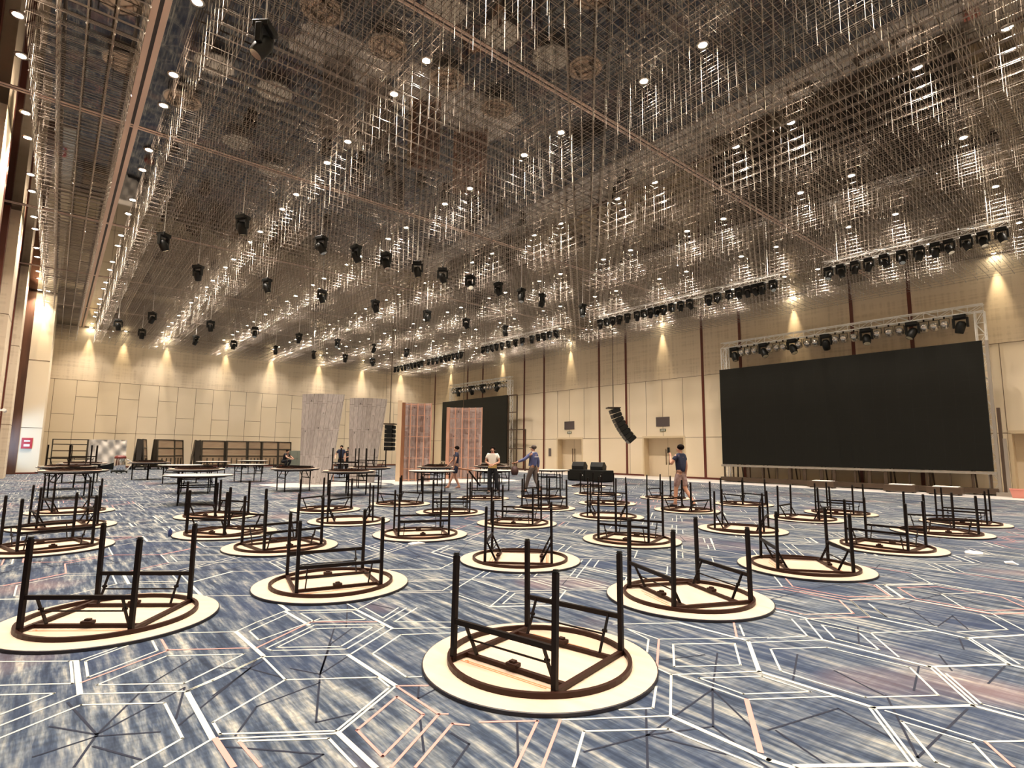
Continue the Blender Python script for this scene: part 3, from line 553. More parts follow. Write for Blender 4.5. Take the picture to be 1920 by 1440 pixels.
# single heads hung on poles between the crystals
HG = {17.3: [3.8, 6.2, 7.4, 8.5, 9.8, 10.9, 12.2, 13.6, 14.9, 16.1, 18.7], 23.3: [3.7, 6.2, 8.5, 11.0, 13.8, 16.2, 18.8], 33.3: [3.4, 6.1, 8.4, 10.9, 13.3, 15.8, 18.2], 38.5: [3.5, 6.3, 8.5, 11.1, 13.7, 16.0, 18.2]}
def hung(x, y, lab, grp):
    o = lamp('m', x, y, 8.42, rr.uniform(0, 3), lab, grp, .88)
    q = MB(); q.tube((0, 0, .05), (0, 0, (H-8.42)/.88), .018, 6); q.build('drop_pole', m_alu, o)
for ri, (y, xs) in enumerate(HG.items()):
    for i, x in enumerate(xs): hung(x, y+rr.uniform(-.05, .05), 'black moving head on a ceiling pole, %s from left in the %s crossing row' % (nth(i+1), nth(ri+1)), 'moving heads hung on poles between the crystals')
hung(2.1, 9.0, 'black moving head hung nearest to the camera between the crystals', None)
hung(2.2, 20.5, 'black moving head hung alone at the left edge of the wide crystal rows', None)
hung(2.2, 36.5, 'black moving head hung alone far off at the left edge of the crystal rows', None)

# ------------------------------------------------------------ loudspeakers
def line_array(x, y, ztop, rz, label, n=8, curve=.06, lean=.30, cable=True):
    root = empty('line_array_speaker', (x, y, ztop), rz, label, 'loudspeaker', None)
    q = MB(); q.box((-.35, -.38, 0), (.35, .38, .06)); q.build('rigging_frame', m_scaf, root)
    px, pz, an = 0.0, -.03, lean
    for k in range(n):
        cx = px-math.sin(an)*.13; cz = pz-math.cos(an)*.13
        q = MB(); q.box((-.24, -.42, -.115), (.20, .42, .115)); q.quad([(-.24, -.42, -.115), (-.30, -.36, -.08), (-.30, .36, -.08), (-.24, .42, -.115)]); q.quad([(-.24, -.42, .115), (-.24, .42, .115), (-.30, .36, .08), (-.30, -.36, .08)]); q.quad([(-.30, -.36, -.08), (-.30, -.36, .08), (-.30, .36, .08), (-.30, .36, -.08)])
        c = q.build('speaker_cabinet', m_black, root); c.location = (cx, 0, cz); c.rotation_euler = (0, an, 0)
        px -= math.sin(an)*.255; pz -= math.cos(an)*.255; an += curve
    if cable:
        for s in (-.2, .2): q = MB(); q.tube((0, s*.4, .06), (0, s*.4, H-ztop), .013, 6); q.build('hoist_cable', m_scaf, root)
line_array(23.6, 19.6, 3.90, math.radians(140), 'large black curved line array speaker hung left of the door beside the large screen')
line_array(20.5, 29.6, 3.60, math.radians(140), 'black curved line array hung in front of the far led screen', 9, .05)
line_array(15.45, 30.0, 3.0, math.radians(140), 'black line array hung beside the second grey plank flat', 6, .0, .0)
sw = MB(); 
for i, (yy, lb) in enumerate(((20.15, 'black subwoofer box under the left wedge monitor'), (18.9, 'black subwoofer box under the right wedge monitor'))):
    root = empty('subwoofer', (21.6, yy, 0), 0, lb, 'loudspeaker', 'subwoofers on the carpet')
    q = MB(); q.box((-.40, -.62, .03), (.40, .62, .58)); q.build('cabinet', m_black, root, bevel=.02)
    q = MB(); q.box((-.405, -.58, .07), (-.398, .58, .54)); q.build('grille', m_led, root)
    q = MB(); q.box((-.41, -.50, .28), (-.404, -.44, .34)); q.build('badge', m_white, root)
    for s in (-.5, .5): q = MB(); q.box((-.38, s-.05, 0), (.38, s+.05, .03)); q.build('foot', m_black, root)
for yy, lb in ((20.25, 'black wedge monitor on the left subwoofer'), (18.95, 'black wedge monitor on the right subwoofer')):
    q = MB(); P8 = [(-.25, -.34, 0), (.20, -.34, 0), (.25, -.34, .20), (.02, -.34, .40), (-.16, -.34, .40), (-.27, -.34, .18)]
    n = len(P8); q.v = P8+[(a, -b, c) for a, b, c in P8]; q.f = [tuple(range(n)), tuple(reversed(range(n, 2*n)))]+[(i, i+n, (i+1) % n+n, (i+1) % n) for i in range(n)]; q.m = [0]*len(q.f)
    root = empty('wedge_monitor', (21.6, yy, .582), .3, lb, 'loudspeaker', 'wedge monitors'); q.build('cabinet', m_black, root)
    q = MB(); q.box((.0, -.345, .14), (.09, -.338, .20)); q.build('side_handle', m_plate, root)

# ------------------------------------------------------------ timber set pieces
def flat_surface(name, m_, parent, BL, BR, TL, TR_, h, bulge, th=.06, nu=14, nv=6, z0=0.0):
    me_v = []; f = []; uv = []
    BL, BR, TL, TR_ = map(Vector, (BL, BR, TL, TR_))
    def pt(u, v, off):
        a = BL.lerp(TL, v); b = BR.lerp(TR_, v); p = a.lerp(b, u); d = (b-a); L_ = d.length; d.normalize(); n = Vector((d.y, -d.x))
        return (p.x+n.x*(bulge*math.sin(PI*u)+off), p.y+n.y*(bulge*math.sin(PI*u)+off), z0+h*v)
    W = (BR-BL).length; W2 = (TR_-TL).length
    for off in (0, -th):
        for j in range(nv+1):
            for i in range(nu+1): me_v.append(pt(i/nu, j/nv, off)); uv.append((i/nu*(W2*1.03), j/nv*h))
    n1 = (nu+1)*(nv+1)
    for j in range(nv):
        for i in range(nu):
            a = j*(nu+1)+i; f.append((a, a+1, a+nu+2, a+nu+1)); f.append((n1+a, n1+a+nu+1, n1+a+nu+2, n1+a+1))
    for j in range(nv):
        for a in (j*(nu+1), j*(nu+1)+nu): f.append((a, a+nu+1, n1+a+nu+1, n1+a))
    for i in range(nu):
        for a in (i, nv*(nu+1)+i): f.append((a, a+1, n1+a+1, n1+a))
    me = bpy.data.meshes.new(name); me.from_pydata(me_v, [], f); me.update(); ul = me.uv_layers.new(name='UVMap')
    for l in me.loops: ul.data[l.index].uv = uv[l.vertex_index]
    me.materials.append(m_); o = bpy.data.objects.new(name, me); COL.objects.link(o)
    o.parent = parent
    return o
def rel(c, p): return (p[0]-c[0], p[1]-c[1])
def setpiece(label, c, BL, BR, TL, TR_, h, bulge, m_, grp=None, wing=None):
    root = empty('scenery_flat', (c[0], c[1], 0), 0, label, 'stage scenery', grp)
    flat_surface('plank_face', m_, root, rel(c, BL), rel(c, BR), rel(c, TL), rel(c, TR_), h, bulge)
    return root
P1 = setpiece('tall curved grey plank flat, wider at top, left one of the two', (8.8, 23.8), (8.3, 24.25), (9.15, 23.05), (8.25, 24.3), (9.66, 23.1), 3.88, .28, m_pg)
P2 = setpiece('tall curved grey plank flat beside the hung black line array, right one', (11.0, 23.8), (10.42, 24.05), (11.4, 23.45), (10.32, 24.05), (11.83, 23.3), 3.84, .26, m_pg)
for P_, (ax, ay), (bx, by), c in ((P1, (8.45, 24.45), (9.5, 23.6), (8.8, 23.8)), (P2, (10.6, 24.3), (11.6, 23.9), (11.0, 23.8))):
    for t in (0.05, .5, .95):
        x = ax+(bx-ax)*t-c[0]; y = ay+(by-ay)*t-c[1]+.12; q = MB(); q.bar((x, y, 0), (x, y, 3.6), .05, .05); q.bar((x, y, 2.2), (x+.5, y+.8, .03), .04); q.build('brace_stud', m_stud, P_)
def back_flat(label, c, A, B, h, curve, side_m, first_m, nst, mface):
    root = empty('scenery_flat', (c[0], c[1], 0), 0, label, 'stage scenery'); A = Vector(rel(c, A)); B = Vector(rel(c, B)); d = (B-A); L_ = d.length; d.normalize(); n = Vector((d.y, -d.x))
    flat_surface('plank_face', mface, root, A-n*.10, B-n*.10, A-n*.10, B-n*.10, h, -curve)
    for k in range(nst):
        u = k/(nst-1); p = A.lerp(B, u)-n*curve*math.sin(PI*u)*.92; w = .07 if k not in (0,) else .14
        q = MB(); q.bar((p.x, p.y, 0), (p.x, p.y, h), .16 if k == 0 else .05, w, up=(n.x, n.y, 0)); q.build('stud', first_m if k == 0 else m_stud, root)
    for j in range(8):
        z = .08+(h-.16)*j/7; q = MB()
        for k in range(10):
            u0, u1 = k/10, (k+1)/10; p = A.lerp(B, u0)-n*curve*math.sin(PI*u0); r_ = A.lerp(B, u1)-n*curve*math.sin(PI*u1)
            if rr.random() < .82: q.bar((p.x, p.y, z), (r_.x, r_.y, z), .05, .03)
        q.build('rib', m_stud, root)
    return root
b1 = back_flat('rosy timber flat seen from its open back with a pale side board', (13.4, 23.6), (12.95, 23.75), (14.05, 23.02), 3.78, .22, m_pale, m_bark, 5, m_pp)
q = MB(); q.bar((-.62, .22, 0), (-.62, .22, 3.88), .22, .05, up=(1, 0.6, 0)); q.build('side_board', m_pale, b1)
b2 = back_flat('rosy timber flat seen from its open back in front of the far led screen', (16.9, 24.1), (16.18, 24.75), (17.45, 23.45), 3.80, .22, m_pale, m_stud, 6, m_pp)
for i, (x0, y0, x1, y1, lb) in enumerate(((6.8, 21.9, 11.2, 24.6, 'pale dust sheet on the carpet under the two grey flats'), (11.6, 21.4, 18.6, 24.9, 'pale dust sheet on the carpet under the rosy timber flats'))):
    q = MB(); r = random.Random(i); pts = []
    for k in range(28):
        t = k/28*4; s_ = int(t); u = t-s_; p = [(x0+(x1-x0)*u, y0), (x1, y0+(y1-y0)*u), (x1+(x0-x1)*u, y1), (x0, y1+(y0-y1)*u)][s_]; pts.append((p[0]+r.uniform(-.25, .25), p[1]+r.uniform(-.2, .2)))
    n = len(pts); q.v = [(a, b, .001) for a, b in pts]+[(a, b, .008) for a, b in pts]; q.f = [tuple(range(n, 2*n))]+[(k, (k+1) % n, (k+1) % n+n, k+n) for k in range(n)]; q.m = [0]*len(q.f)
    tag(q.build('dust_sheet', m_film), lb, 'sheet')

# ------------------------------------------------------------ folded stage carts, sheet-covered stack, vacuum cleaner, small things
def stage_cart(w, h=2.0):
    root = empty('folded_stage_cart', (0, 0, 0))
    for s in (-1, 1):
        q = MB(); y0, y1 = s*.32, s*.14
        def F(u, v): return (u*w/2, y0+(y1-y0)*v, .22+(h-.22)*v)
        for u in (-1, 1): q.bar(F(u*.95, 0), F(u*.95, 1), .07, .09)
        for v in (0, .38, .68, 1): q.bar(F(-1, v), F(1, v), .06, .06)
        q.build('deck_frame', m_cart, root)
        q = MB(); q.quad([F(-.96, .02), F(.96, .02), F(.96, .98), F(-.96, .98)]) if s < 0 else q.quad([F(.96, .02), F(-.96, .02), F(-.96, .98), F(.96, .98)]); q.build('deck_board', m_cartd, root)
    q = MB(); 
    for u in (-.9, .9): q.bar((u*w/2, -.45, .18), (u*w/2, .45, .18), .07)
    for u in (-.5, 0, .5): q.bar((u*w/2, -.33, .2), (u*w/2, -.33, .75), .05)
    q.bar((-w/2, -.3, .22), (w/2, -.3, .22), .08)
    for u in (-1, 1): q.bar((u*(w/2-.05), 0, .25), (u*(w/2-.05), 0, h), .09, .30, up=(0, 1, 0))
    q.build('chassis', m_cart, root)
    for u in (-.9, .9):
        for s in (-.42, .42): q = MB(); q.tube((u*w/2-.025, s, .08), (u*w/2+.025, s, .08), .08, 10); q.build('caster', m_black, root)
    return root
cp = {}
CARTS = [(4.65, 44.8, 1.75, 1.35, 'turned edge-on, alone left of the others'), (5.95, 44.7, 1.3, .5, 'slanted, second from the left'), (6.9, 46.7, 1.1, .7, 'partly behind the slanted one'), (8.0, 44.9, 1.3, 1.45, 'edge-on left of the close row'),
         (9.2, 45.9, 1.6, .06, 'widest, first face-on in the close row'), (10.75, 45.6, 1.45, .04, 'second face-on in the close row'), (12.05, 45.8, 1.0, .05, 'narrow, third face-on in the close row'), (13.15, 45.6, 1.2, .0, 'fourth face-on in the close row'), (14.35, 45.9, 1.0, .0, 'rightmost, beside the squatting worker')]
for x, y, w, rz, t in CARTS:
    kk = w
    if kk not in cp: o = cp[kk] = stage_cart(w)
    else: o = copy_tree(cp[kk])
    o.location = (x, y, 0); o.rotation_euler = (0, 0, rz); tag(o, 'dark folded stage cart by the far wall, '+t, 'cart', 'folded stage carts along the far wall')
root = empty('storage_rack', (0.85, 43.6, 0), 0, 'dark open frame rack left of the sheet-covered stack', 'rack'); q = MB()
for x in (-.85, .85):
    for y in (-.35, .35): q.bar((x, y, 0), (x, y, 1.92), .06)
for z in (.35, .8, 1.2, 1.6, 1.9):
    for y in (-.35, .35): q.bar((-.85, y, z), (.85, y, z), .05)
    for x in (-.85, .85): q.bar((x, -.35, z), (x, .35, z), .05)
q.build('rack_frame', m_cart, root)
for z in (.35, .8, 1.2): q = MB(); q.box((-.8, -.33, z), (.8, .33, z+.05)); q.build('shelf', m_cartd, root)
root = empty('covered_stack', (2.7, 43.8, 0), 0, 'stack under a creased pale dust sheet left of the vacuum cleaner', 'stack')
q = MB(); q.box((-.85, -.28, .05), (.85, .28, 1.75)); q.build('stack_body', m_black, root)
q = MB(); nx, nz = 22, 12; r = random.Random(4)
def sh(u, v, s): 
    x = -1.0+2.0*u; z = 1.92-(1.25+.35*math.sin(u*3.1+.4)+(.3 if u < .3 else 0))*v; return (x, s*(.42+.05*v+.07*math.sin(x*7+v*9)+.05*math.sin(x*13-v*12)+.03*math.sin(x*23+v*5)), z)
for s in (-1, 1):
    k = len(q.v)
    for j in range(nz+1):
        for i in range(nx+1): q.v.append(sh(i/nx, j/nz, s))
    for j in range(nz):
        for i in range(nx): a = k+j*(nx+1)+i; q.f.append((a, a+1, a+nx+2, a+nx+1)); q.m.append(0)
q.quad([(-1.0, -.42, 1.92), (1.0, -.42, 1.92), (1.0, .42, 1.92), (-1.0, .42, 1.92)])
q.build('dust_cover', m_sheet, root, True)
root = empty('vacuum_cleaner', (3.05, 38.6, 0), .4, 'silver drum vacuum cleaner with red head and pale hose', 'vacuum cleaner')
q = MB(); q.lathe([(0.0, .14), (.25, .14), (.28, .18), (.28, .80), (.26, .82)], 24); q.build('drum', m_chrome, root, True)
q = MB(); q.lathe([(.27, .82), (.29, .85), (.26, .95), (.15, 1.0), (0, 1.0)], 24); q.build('motor_head', mat('dull_red', (.16, .025, .02), .4), root, True)
q = MB(); q.box((-.3, -.3, .06), (.3, .3, .14)); q.build('trolley_base', m_black, root, bevel=.03)
for sx in (-.26, .26):
    for sy in (-.26, .26): q = MB(); q.tube((sx-.02, sy, .05), (sx+.02, sy, .05), .05, 10); q.build('caster', m_black, root)
q = MB(); pr = None
for k in range(13): a = PI*k/12; p = (.30+.28*math.sin(a), -.05, .78-.7*k/12+.12*math.sin(a)); (q.tube(pr, p, .028, 8) if pr else None); pr = p
q.build('hose', m_white, root)
root = empty('metal_cabinet', (15.0, 44.95, 0), 0, 'low grey-green cabinet between squatting worker and grey flat', 'cabinet'); q = MB(); q.box((-.5, -.3, .05), (.5, .3, 1.33)); q.build('body', mat('grey_green', (.22, .24, .19), .6), root)
for s in (-1, 1): q = MB(); q.box((s*.25-.235, -.315, .1), (s*.25+.235, -.30, 1.29)); dd = q.build('door', mat('grey_green', (.22, .24, .19)), root); q = MB(); q.box((s*.06-.01, -.34, .65), (s*.06+.01, -.315, .78)); q.build('handle', m_plate, dd)
for i, (x, y, lb) in enumerate(((27.2, 10.4, 'low flat black case with a white sheet, left one of three before the large screen'), (27.1, 7.35, 'low flat black case with a white sheet, middle one of three before the large screen'), (27.0, 5.85, 'low flat black case with a white sheet, right one of three before the large screen'))):
    root = empty('equipment_case', (x, y, 0), .05, lb, 'case', 'low cases before the large screen'); q = MB(); q.box((-.28, -.55, .04), (.28, .55, .30)); q.build('case_body', m_scaf, root, bevel=.01)
    q = MB(); q.box((-.27, -.45, .30), (.27, .35, .335)); q.build('white_sheet', m_white, root, bevel=.01)
    q = MB(); 
    for s in (-.45, .45): q.box((-.2, s-.04, 0), (.2, s+.04, .04))
    q.build('runner', m_black, root)
root = empty('storage_basket', (27.4, 3.75, 0), .1, 'small pink plastic basket on the pale floor right of the large screen', 'basket')
q = MB(); v0 = [(-.17, -.24), (.17, -.24), (.17, .24), (-.17, .24)]; v1 = [(-.24, -.33), (.24, -.33), (.24, .33), (-.24, .33)]
q.v = [(a, b, 0) for a, b in v0]+[(a, b, .38) for a, b in v1]+[(a*.92, b*.92, .38) for a, b in v1]+[(a*.88, b*.88, .02) for a, b in v0]
q.f = [(0, 3, 2, 1)]+[(i, (i+1) % 4, (i+1) % 4+4, i+4) for i in range(4)]+[(i+4, (i+1) % 4+4, (i+1) % 4+8, i+8) for i in range(4)]+[(i+8, (i+1) % 4+8, (i+1) % 4+12, i+12) for i in range(4)]+[(12, 13, 14, 15)]; q.m = [0]*len(q.f)
q.build('tub', mat('pink_plastic', (.72, .30, .24), .5), root); q = MB()
for s in (-1, 1): q.bar((s*.25, -.33, .375), (s*.25, .33, .375), .03); q.bar((-.25, s*.33, .375), (.25, s*.33, .375), .03)
q.build('rim', mat('pink_plastic', (.72, .30, .24), .5), root); root.scale = (.75, .75, .85)
# things on the walls
for n, (yc, lb) in enumerate(((20.47, 'grey rectangular vent plate above the nearer wall door'), (28.65, 'grey rectangular vent plate above the farther wall door'))):
    q = MB(); q.box((XR-.03, yc-.5, 3.15), (XR, yc+.5, 3.75)); 
    for k in range(8): q.box((XR-.036, yc-.46, 3.19+.068*k), (XR-.03, yc+.46, 3.21+.068*k))
    tag(q.build('vent_grille', m_plate), lb, 'vent')
    root = empty('exit_sign', (XR, yc, 2.92), 0, 'small green exit sign just above the %s wall door' % ('nearer', 'farther')[n], 'sign', None)
    q = MB(); q.box((-.03, -.22, -.08), (0, .22, .08)); q.build('sign_box', mat('sign_green', (.16, .17, .10), .5), root)
    q = MB(); q.box((-.033, -.16, -.03), (-.03, -.06, .03)); q.box((-.033, -.02, -.03), (-.03, .16, -.01)); q.box((-.033, -.02, .01), (-.03, .13, .03)); q.build('sign_mark', m_white, root)
q = MB(); q.box((XR-.05, 30.6, 1.15), (XR, 30.85, 1.75)); o = tag(q.build('fire_point_box', m_plate, bevel=.01), 'small dark fire point box on the wall left of the farther door', 'box')
root = empty('fire_alarm_box', (-1.05, 38.99, 1.62), 0, 'red fire alarm box on the corner pier by the left wall', 'fire alarm'); q = MB(); q.box((-.22, -.08, -.28), (.22, 0, .28)); q.build('box_body', m_red, root, bevel=.01)
q = MB(); q.box((-.12, -.086, -.17), (.12, -.08, -.05)); q.box((-.12, -.086, .08), (.12, -.08, .16)); q.build('white_label', m_white, root)
for i, (y, z, lb) in enumerate(((19.30, 2.9, 'small white camera low on the nearer visible pilaster'), (27.36, 2.75, 'small white camera low on the second visible pilaster'))):
    root = empty('security_camera', (XL, y-.3, z), 0, lb, 'camera', None); q = MB(); q.tube((.0, 0, 0), (.10, 0, 0), .03, 8); q.build('bracket', m_white, root); q = MB(); q.tube((.12, -.12, .02), (.14, .12, -.01), .06, 10); q.build('camera_body', m_white, root)
q = MB(); q.lathe([(0, 0), (.04, .0), (.045, .01), (.045, .13), (.02, .17), (.018, .2), (0, .2)], 12); o = q.build('plastic_bottle', mat('blue_plastic', (.02, .035, .12), .3), None, True); o.scale = (.7,)*3; o.location = (1.66, 11.0, 0); tag(o, 'small dark blue bottle standing on the carpet beside an upturned table', 'bottle')
for i, (x, y, sx, lb) in enumerate(((11.2, 2.15, .2, 'crumpled cream paper scrap right of the large group of upturned tables'), (4.62, 7.9, .12, 'torn paper scrap at the edge of an upturned table'), (10.55, 1.6, .12, 'small white paper scrap nearest the camera at the right'), (9.9, 9.3, .1, 'small white paper scrap between upturned tables'), (11.3, 6.5, .1, 'small white paper scrap beside the upturned table under the man in shorts'))):
    q = MB(); r = random.Random(i+9); n = 9; ring = [(sx*math.cos(2*PI*k/n)*r.uniform(.6, 1.3), sx*.7*math.sin(2*PI*k/n)*r.uniform(.6, 1.3), r.uniform(.004, .03)) for k in range(n)]
    q.v = ring+[(0, 0, .035)]+[(a, b, 0.001) for a, b, c in ring]; q.f = [(k, (k+1) % n, n) for k in range(n)]+[(k+n+1, (k+1) % n+n+1, (k+1) % n, k) for k in range(n)]; q.m = [0]*len(q.f)
    o = q.build('paper_scrap', m_white); o.location = (x, y, 0); tag(o, lb, 'paper', None)
# ------------------------------------------------------------ people
def skin_mesh(name, nodes, edges, m_, parent, lvl=1):
    """nodes: {key: ((x,y,z), (rx,ry))}; the first key is the root"""
    keys = list(nodes); idx = {k: i for i, k in enumerate(keys)}
    me = bpy.data.meshes.new(name+'_path'); me.from_pydata([nodes[k][0] for k in keys], [(idx[a], idx[b]) for a, b in edges], []); me.update()
    tmp = bpy.data.objects.new(name+'_tmp', me); COL.objects.link(tmp)
    tmp.modifiers.new('skin', 'SKIN'); sv = me.skin_vertices[0].data
    for k, i in idx.items():
        r = nodes[k][1]; sv[i].radius = r if isinstance(r, tuple) else (r, r); sv[i].use_root = (i == 0)
    ss = tmp.modifiers.new('sub', 'SUBSURF'); ss.levels = lvl; ss.render_levels = lvl
    dg = bpy.context.evaluated_depsgraph_get(); out = bpy.data.meshes.new_from_object(tmp.evaluated_get(dg)); out.name = name
    bpy.data.objects.remove(tmp); bpy.data.meshes.remove(me)
    out.materials.clear(); out.materials.append(m_); out.polygons.foreach_set('use_smooth', [True]*len(out.polygons))
    o = bpy.data.objects.new(name, out); COL.objects.link(o); o.parent = parent
    return o
def blob(name, c, r, m_, parent, squash=(1, 1, 1), n=14):
    bm = bmesh.new(); bmesh.ops.create_uvsphere(bm, u_segments=n, v_segments=n//2+2, radius=1)
    for v in bm.verts: v.co = Vector((c[0]+v.co.x*r*squash[0], c[1]+v.co.y*r*squash[1], c[2]+v.co.z*r*squash[2]))
    me = bpy.data.meshes.new(name); bm.to_mesh(me); bm.free(); me.materials.append(m_); me.polygons.foreach_set('use_smooth', [True]*len(me.polygons))
    o = bpy.data.objects.new(name, me); COL.objects.link(o); o.parent = parent; return o
def lerp(a, b, t): return tuple(a[i]+(b[i]-a[i])*t for i in range(3))
def person(x, y, rz, label, J, top_m, leg_m, shoe_m, hscale=1.0, sleeve=.55, leg_to=1.0, long_hair=False, cap=None, stripe=None, collar=None, female=False):
    """faces local +y. J overrides joint positions of the standing pose."""
    B = dict(pelvis=(0, 0, .93), waist=(0, 0, 1.08), chest=(0, 0, 1.27), neck=(0, 0, 1.44), skull=(0, .015, 1.53), crown=(0, .01, 1.63),
             shL=(-.175, 0, 1.385), elL=(-.235, -.01, 1.11), wrL=(-.25, .05, .86), shR=(.175, 0, 1.385), elR=(.235, -.01, 1.11), wrR=(.25, .05, .86),
             hipL=(-.09, 0, .88), knL=(-.10, .02, .48), anL=(-.10, -.02, .08), hipR=(.09, 0, .88), knR=(.10, .02, .48), anR=(.10, -.02, .08))
    B.update(J)
    root = empty('person', (x, y, 0), rz, label, 'person'); root.scale = (hscale,)*3
    w = .92 if female else 1.0
    nd = {'pelvis': (B['pelvis'], (.145*w, .105)), 'waist': (B['waist'], (.125*w, .09)), 'chest': (B['chest'], (.155*w, .105)), 'neckb': (lerp(B['chest'], B['neck'], .75), (.085, .07)), 'neck': (B['neck'], .052), 'jaw': (lerp(B['neck'], B['skull'], .75), (.062, .07)), 'skull': (B['skull'], (.076, .092)), 'crown': (B['crown'], (.06, .075))}
    ed = [('pelvis', 'waist'), ('waist', 'chest'), ('chest', 'neckb'), ('neckb', 'neck'), ('neck', 'jaw'), ('jaw', 'skull'), ('skull', 'crown')]
    fac = Vector(B['skull']); nd['nose'] = ((fac.x, fac.y+.098, fac.z-.01), .016); ed.append(('skull', 'nose'))
    for s in 'LR':
        sg = -1 if s == 'L' else 1
        nd['sh'+s] = (B['sh'+s], .062); nd['ua'+s] = (lerp(B['sh'+s], B['el'+s], .5), .05); nd['el'+s] = (B['el'+s], .042); nd['fa'+s] = (lerp(B['el'+s], B['wr'+s], .35), .042); nd['wr'+s] = (B['wr'+s], .027)
        ed += [('chest', 'sh'+s), ('sh'+s, 'ua'+s), ('ua'+s, 'el'+s), ('el'+s, 'fa'+s), ('fa'+s, 'wr'+s)]
        d = (Vector(B['wr'+s])-Vector(B['el'+s])).normalized(); side = d.cross(Vector((0, 1, 0.2))); side = side.normalized() if side.length > .1 else Vector((1, 0, 0)); pm = Vector(B['wr'+s])+d*.07
        nd['pm'+s] = (tuple(pm), (.036, .018)); ed.append(('wr'+s, 'pm'+s)); curl = Vector((0, .03, 0))
        for f, (o_, ln_) in enumerate(((-.030, .062), (-.010, .072), (.010, .068), (.030, .052))):
            a = pm+side*o_+d*.035; b = a+d*ln_*.5+curl*.3; c = a+d*ln_+curl
            for t_, p_ in (('a', a), ('b', b), ('c', c)): nd['f%d%s%s' % (f, t_, s)] = (tuple(p_), .0095)
            ed += [('pm'+s, 'f%da%s' % (f, s)), ('f%da%s' % (f, s), 'f%db%s' % (f, s)), ('f%db%s' % (f, s), 'f%dc%s' % (f, s))]
        tb = Vector(B['wr'+s])+d*.03+side*.04; nd['th1'+s] = (tuple(tb), .011); nd['th2'+s] = (tuple(tb+d*.045+side*.02+curl*.5), .0095); ed += [('wr'+s, 'th1'+s), ('th1'+s, 'th2'+s)]
        nd['hip'+s] = (B['hip'+s], .088); nd['tg'+s] = (lerp(B['hip'+s], B['kn'+s], .5), .076); nd['kn'+s] = (B['kn'+s], .056); nd['cf'+s] = (lerp(B['kn'+s], B['an'+s], .3), .056); nd['an'+s] = (B['an'+s], .036)
        ft = Vector(B.get('toe'+s, tuple(Vector(B['an'+s])+Vector((sg*.02, .17, -.045))))); nd['toe'+s] = (tuple(ft), (.042, .026)); hl = Vector(B['an'+s])+Vector((0, -.045, -.045)); nd['hl'+s] = (tuple(hl), .03)
        ed += [('pelvis', 'hip'+s), ('hip'+s, 'tg'+s), ('tg'+s, 'kn'+s), ('kn'+s, 'cf'+s), ('cf'+s, 'an'+s), ('an'+s, 'toe'+s), ('an'+s, 'hl'+s)]
    skin_mesh('body', nd, ed, m_skin, root, 1)
    # clothes follow the same joints, a little wider
    c = {'waist': (B['waist'], (.148*w, .112)), 'hem': (lerp(B['pelvis'], B['waist'], .15), (.158*w, .125)), 'chest': (B['chest'], (.172*w, .125)), 'nb': (lerp(B['chest'], B['neck'], .72), (.10, .085))}
    e = [('waist', 'hem'), ('waist', 'chest'), ('chest', 'nb')]
    for s in 'LR':
        c['sh'+s] = (lerp(B['sh'+s], B['chest'], .08), .078); e.append(('chest', 'sh'+s))
        if sleeve <= 1: c['sl'+s] = (lerp(B['sh'+s], B['el'+s], sleeve), .066); e.append(('sh'+s, 'sl'+s))
        else: c['el'+s] = (B['el'+s], .058); c['cu'+s] = (lerp(B['el'+s], B['wr'+s], .92), .042); e += [('sh'+s, 'el'+s), ('el'+s, 'cu'+s)]
    skin_mesh('shirt', c, e, top_m, root, 2)
    c = {'pel': (B['pelvis'], (.158*w, .122)), 'wst': (lerp(B['pelvis'], B['waist'], .6), (.142*w, .108))}; e = [('pel', 'wst')]
    for s in 'LR':
        c['hip'+s] = (B['hip'+s], .104); e.append(('pel', 'hip'+s))
        if leg_to <= 1: c['kn'+s] = (lerp(B['hip'+s], B['kn'+s], leg_to), .092); e.append(('hip'+s, 'kn'+s))
        else: c['tg'+s] = (lerp(B['hip'+s], B['kn'+s], .5), .092); c['kn'+s] = (B['kn'+s], .075); c['an'+s] = (lerp(B['kn'+s], B['an'+s], .93), .062); e += [('hip'+s, 'tg'+s), ('tg'+s, 'kn'+s), ('kn'+s, 'an'+s)]
    skin_mesh('shorts' if leg_to <= 1 else 'trousers', c, e, leg_m, root, 2)
    if shoe_m:
        for s in 'LR':
            ft = nd['toe'+s][0]; skin_mesh('shoe', {'a': (B['an'+s], .046), 'b': (lerp(B['an'+s], ft, .5), (.05, .04)), 'c': (ft, (.048, .032)), 'h': (nd['hl'+s][0], .04)}, [('a', 'b'), ('b', 'c'), ('a', 'h')], shoe_m, root, 1)
    sk = B['skull']; hm = cap or m_hair
    hr = blob('cap' if cap else 'hair', (sk[0], sk[1]-.034, sk[2]+.072), .100, hm, root, (.90, 1.0, .80))
    if cap: blob('cap_visor', (sk[0], sk[1]+.10, sk[2]+.06), .07, cap, root, (.9, 1.0, .16))
    if long_hair: blob('hair_tail', (sk[0], sk[1]-.06, sk[2]-.03), .085, m_hair, root, (.95, .6, 1.3))
    for s in (-1, 1):
        blob('ear', (sk[0]+s*.078, sk[1]-.005, sk[2]), .022, m_skin, root, (.4, .8, 1.2), 8); blob('eye', (sk[0]+s*.030, sk[1]+.083, sk[2]+.022), .011, m_hair, root, (1.2, .5, .7), 8)
    blob('mouth', (sk[0], sk[1]+.078, sk[2]-.045), .018, mat('lips', (.30, .09, .07)), root, (1.2, .4, .35), 8)
    if stripe: q = MB(); q.box((-.13, -.142, 1.255), (.13, -.115, 1.28)); q.build('reflective_stripe', m_white, root); 
    if collar: blob('collar', (sk[0], sk[1]-.01, 1.425), .085, collar, root, (1.0, .85, .35))
    return root
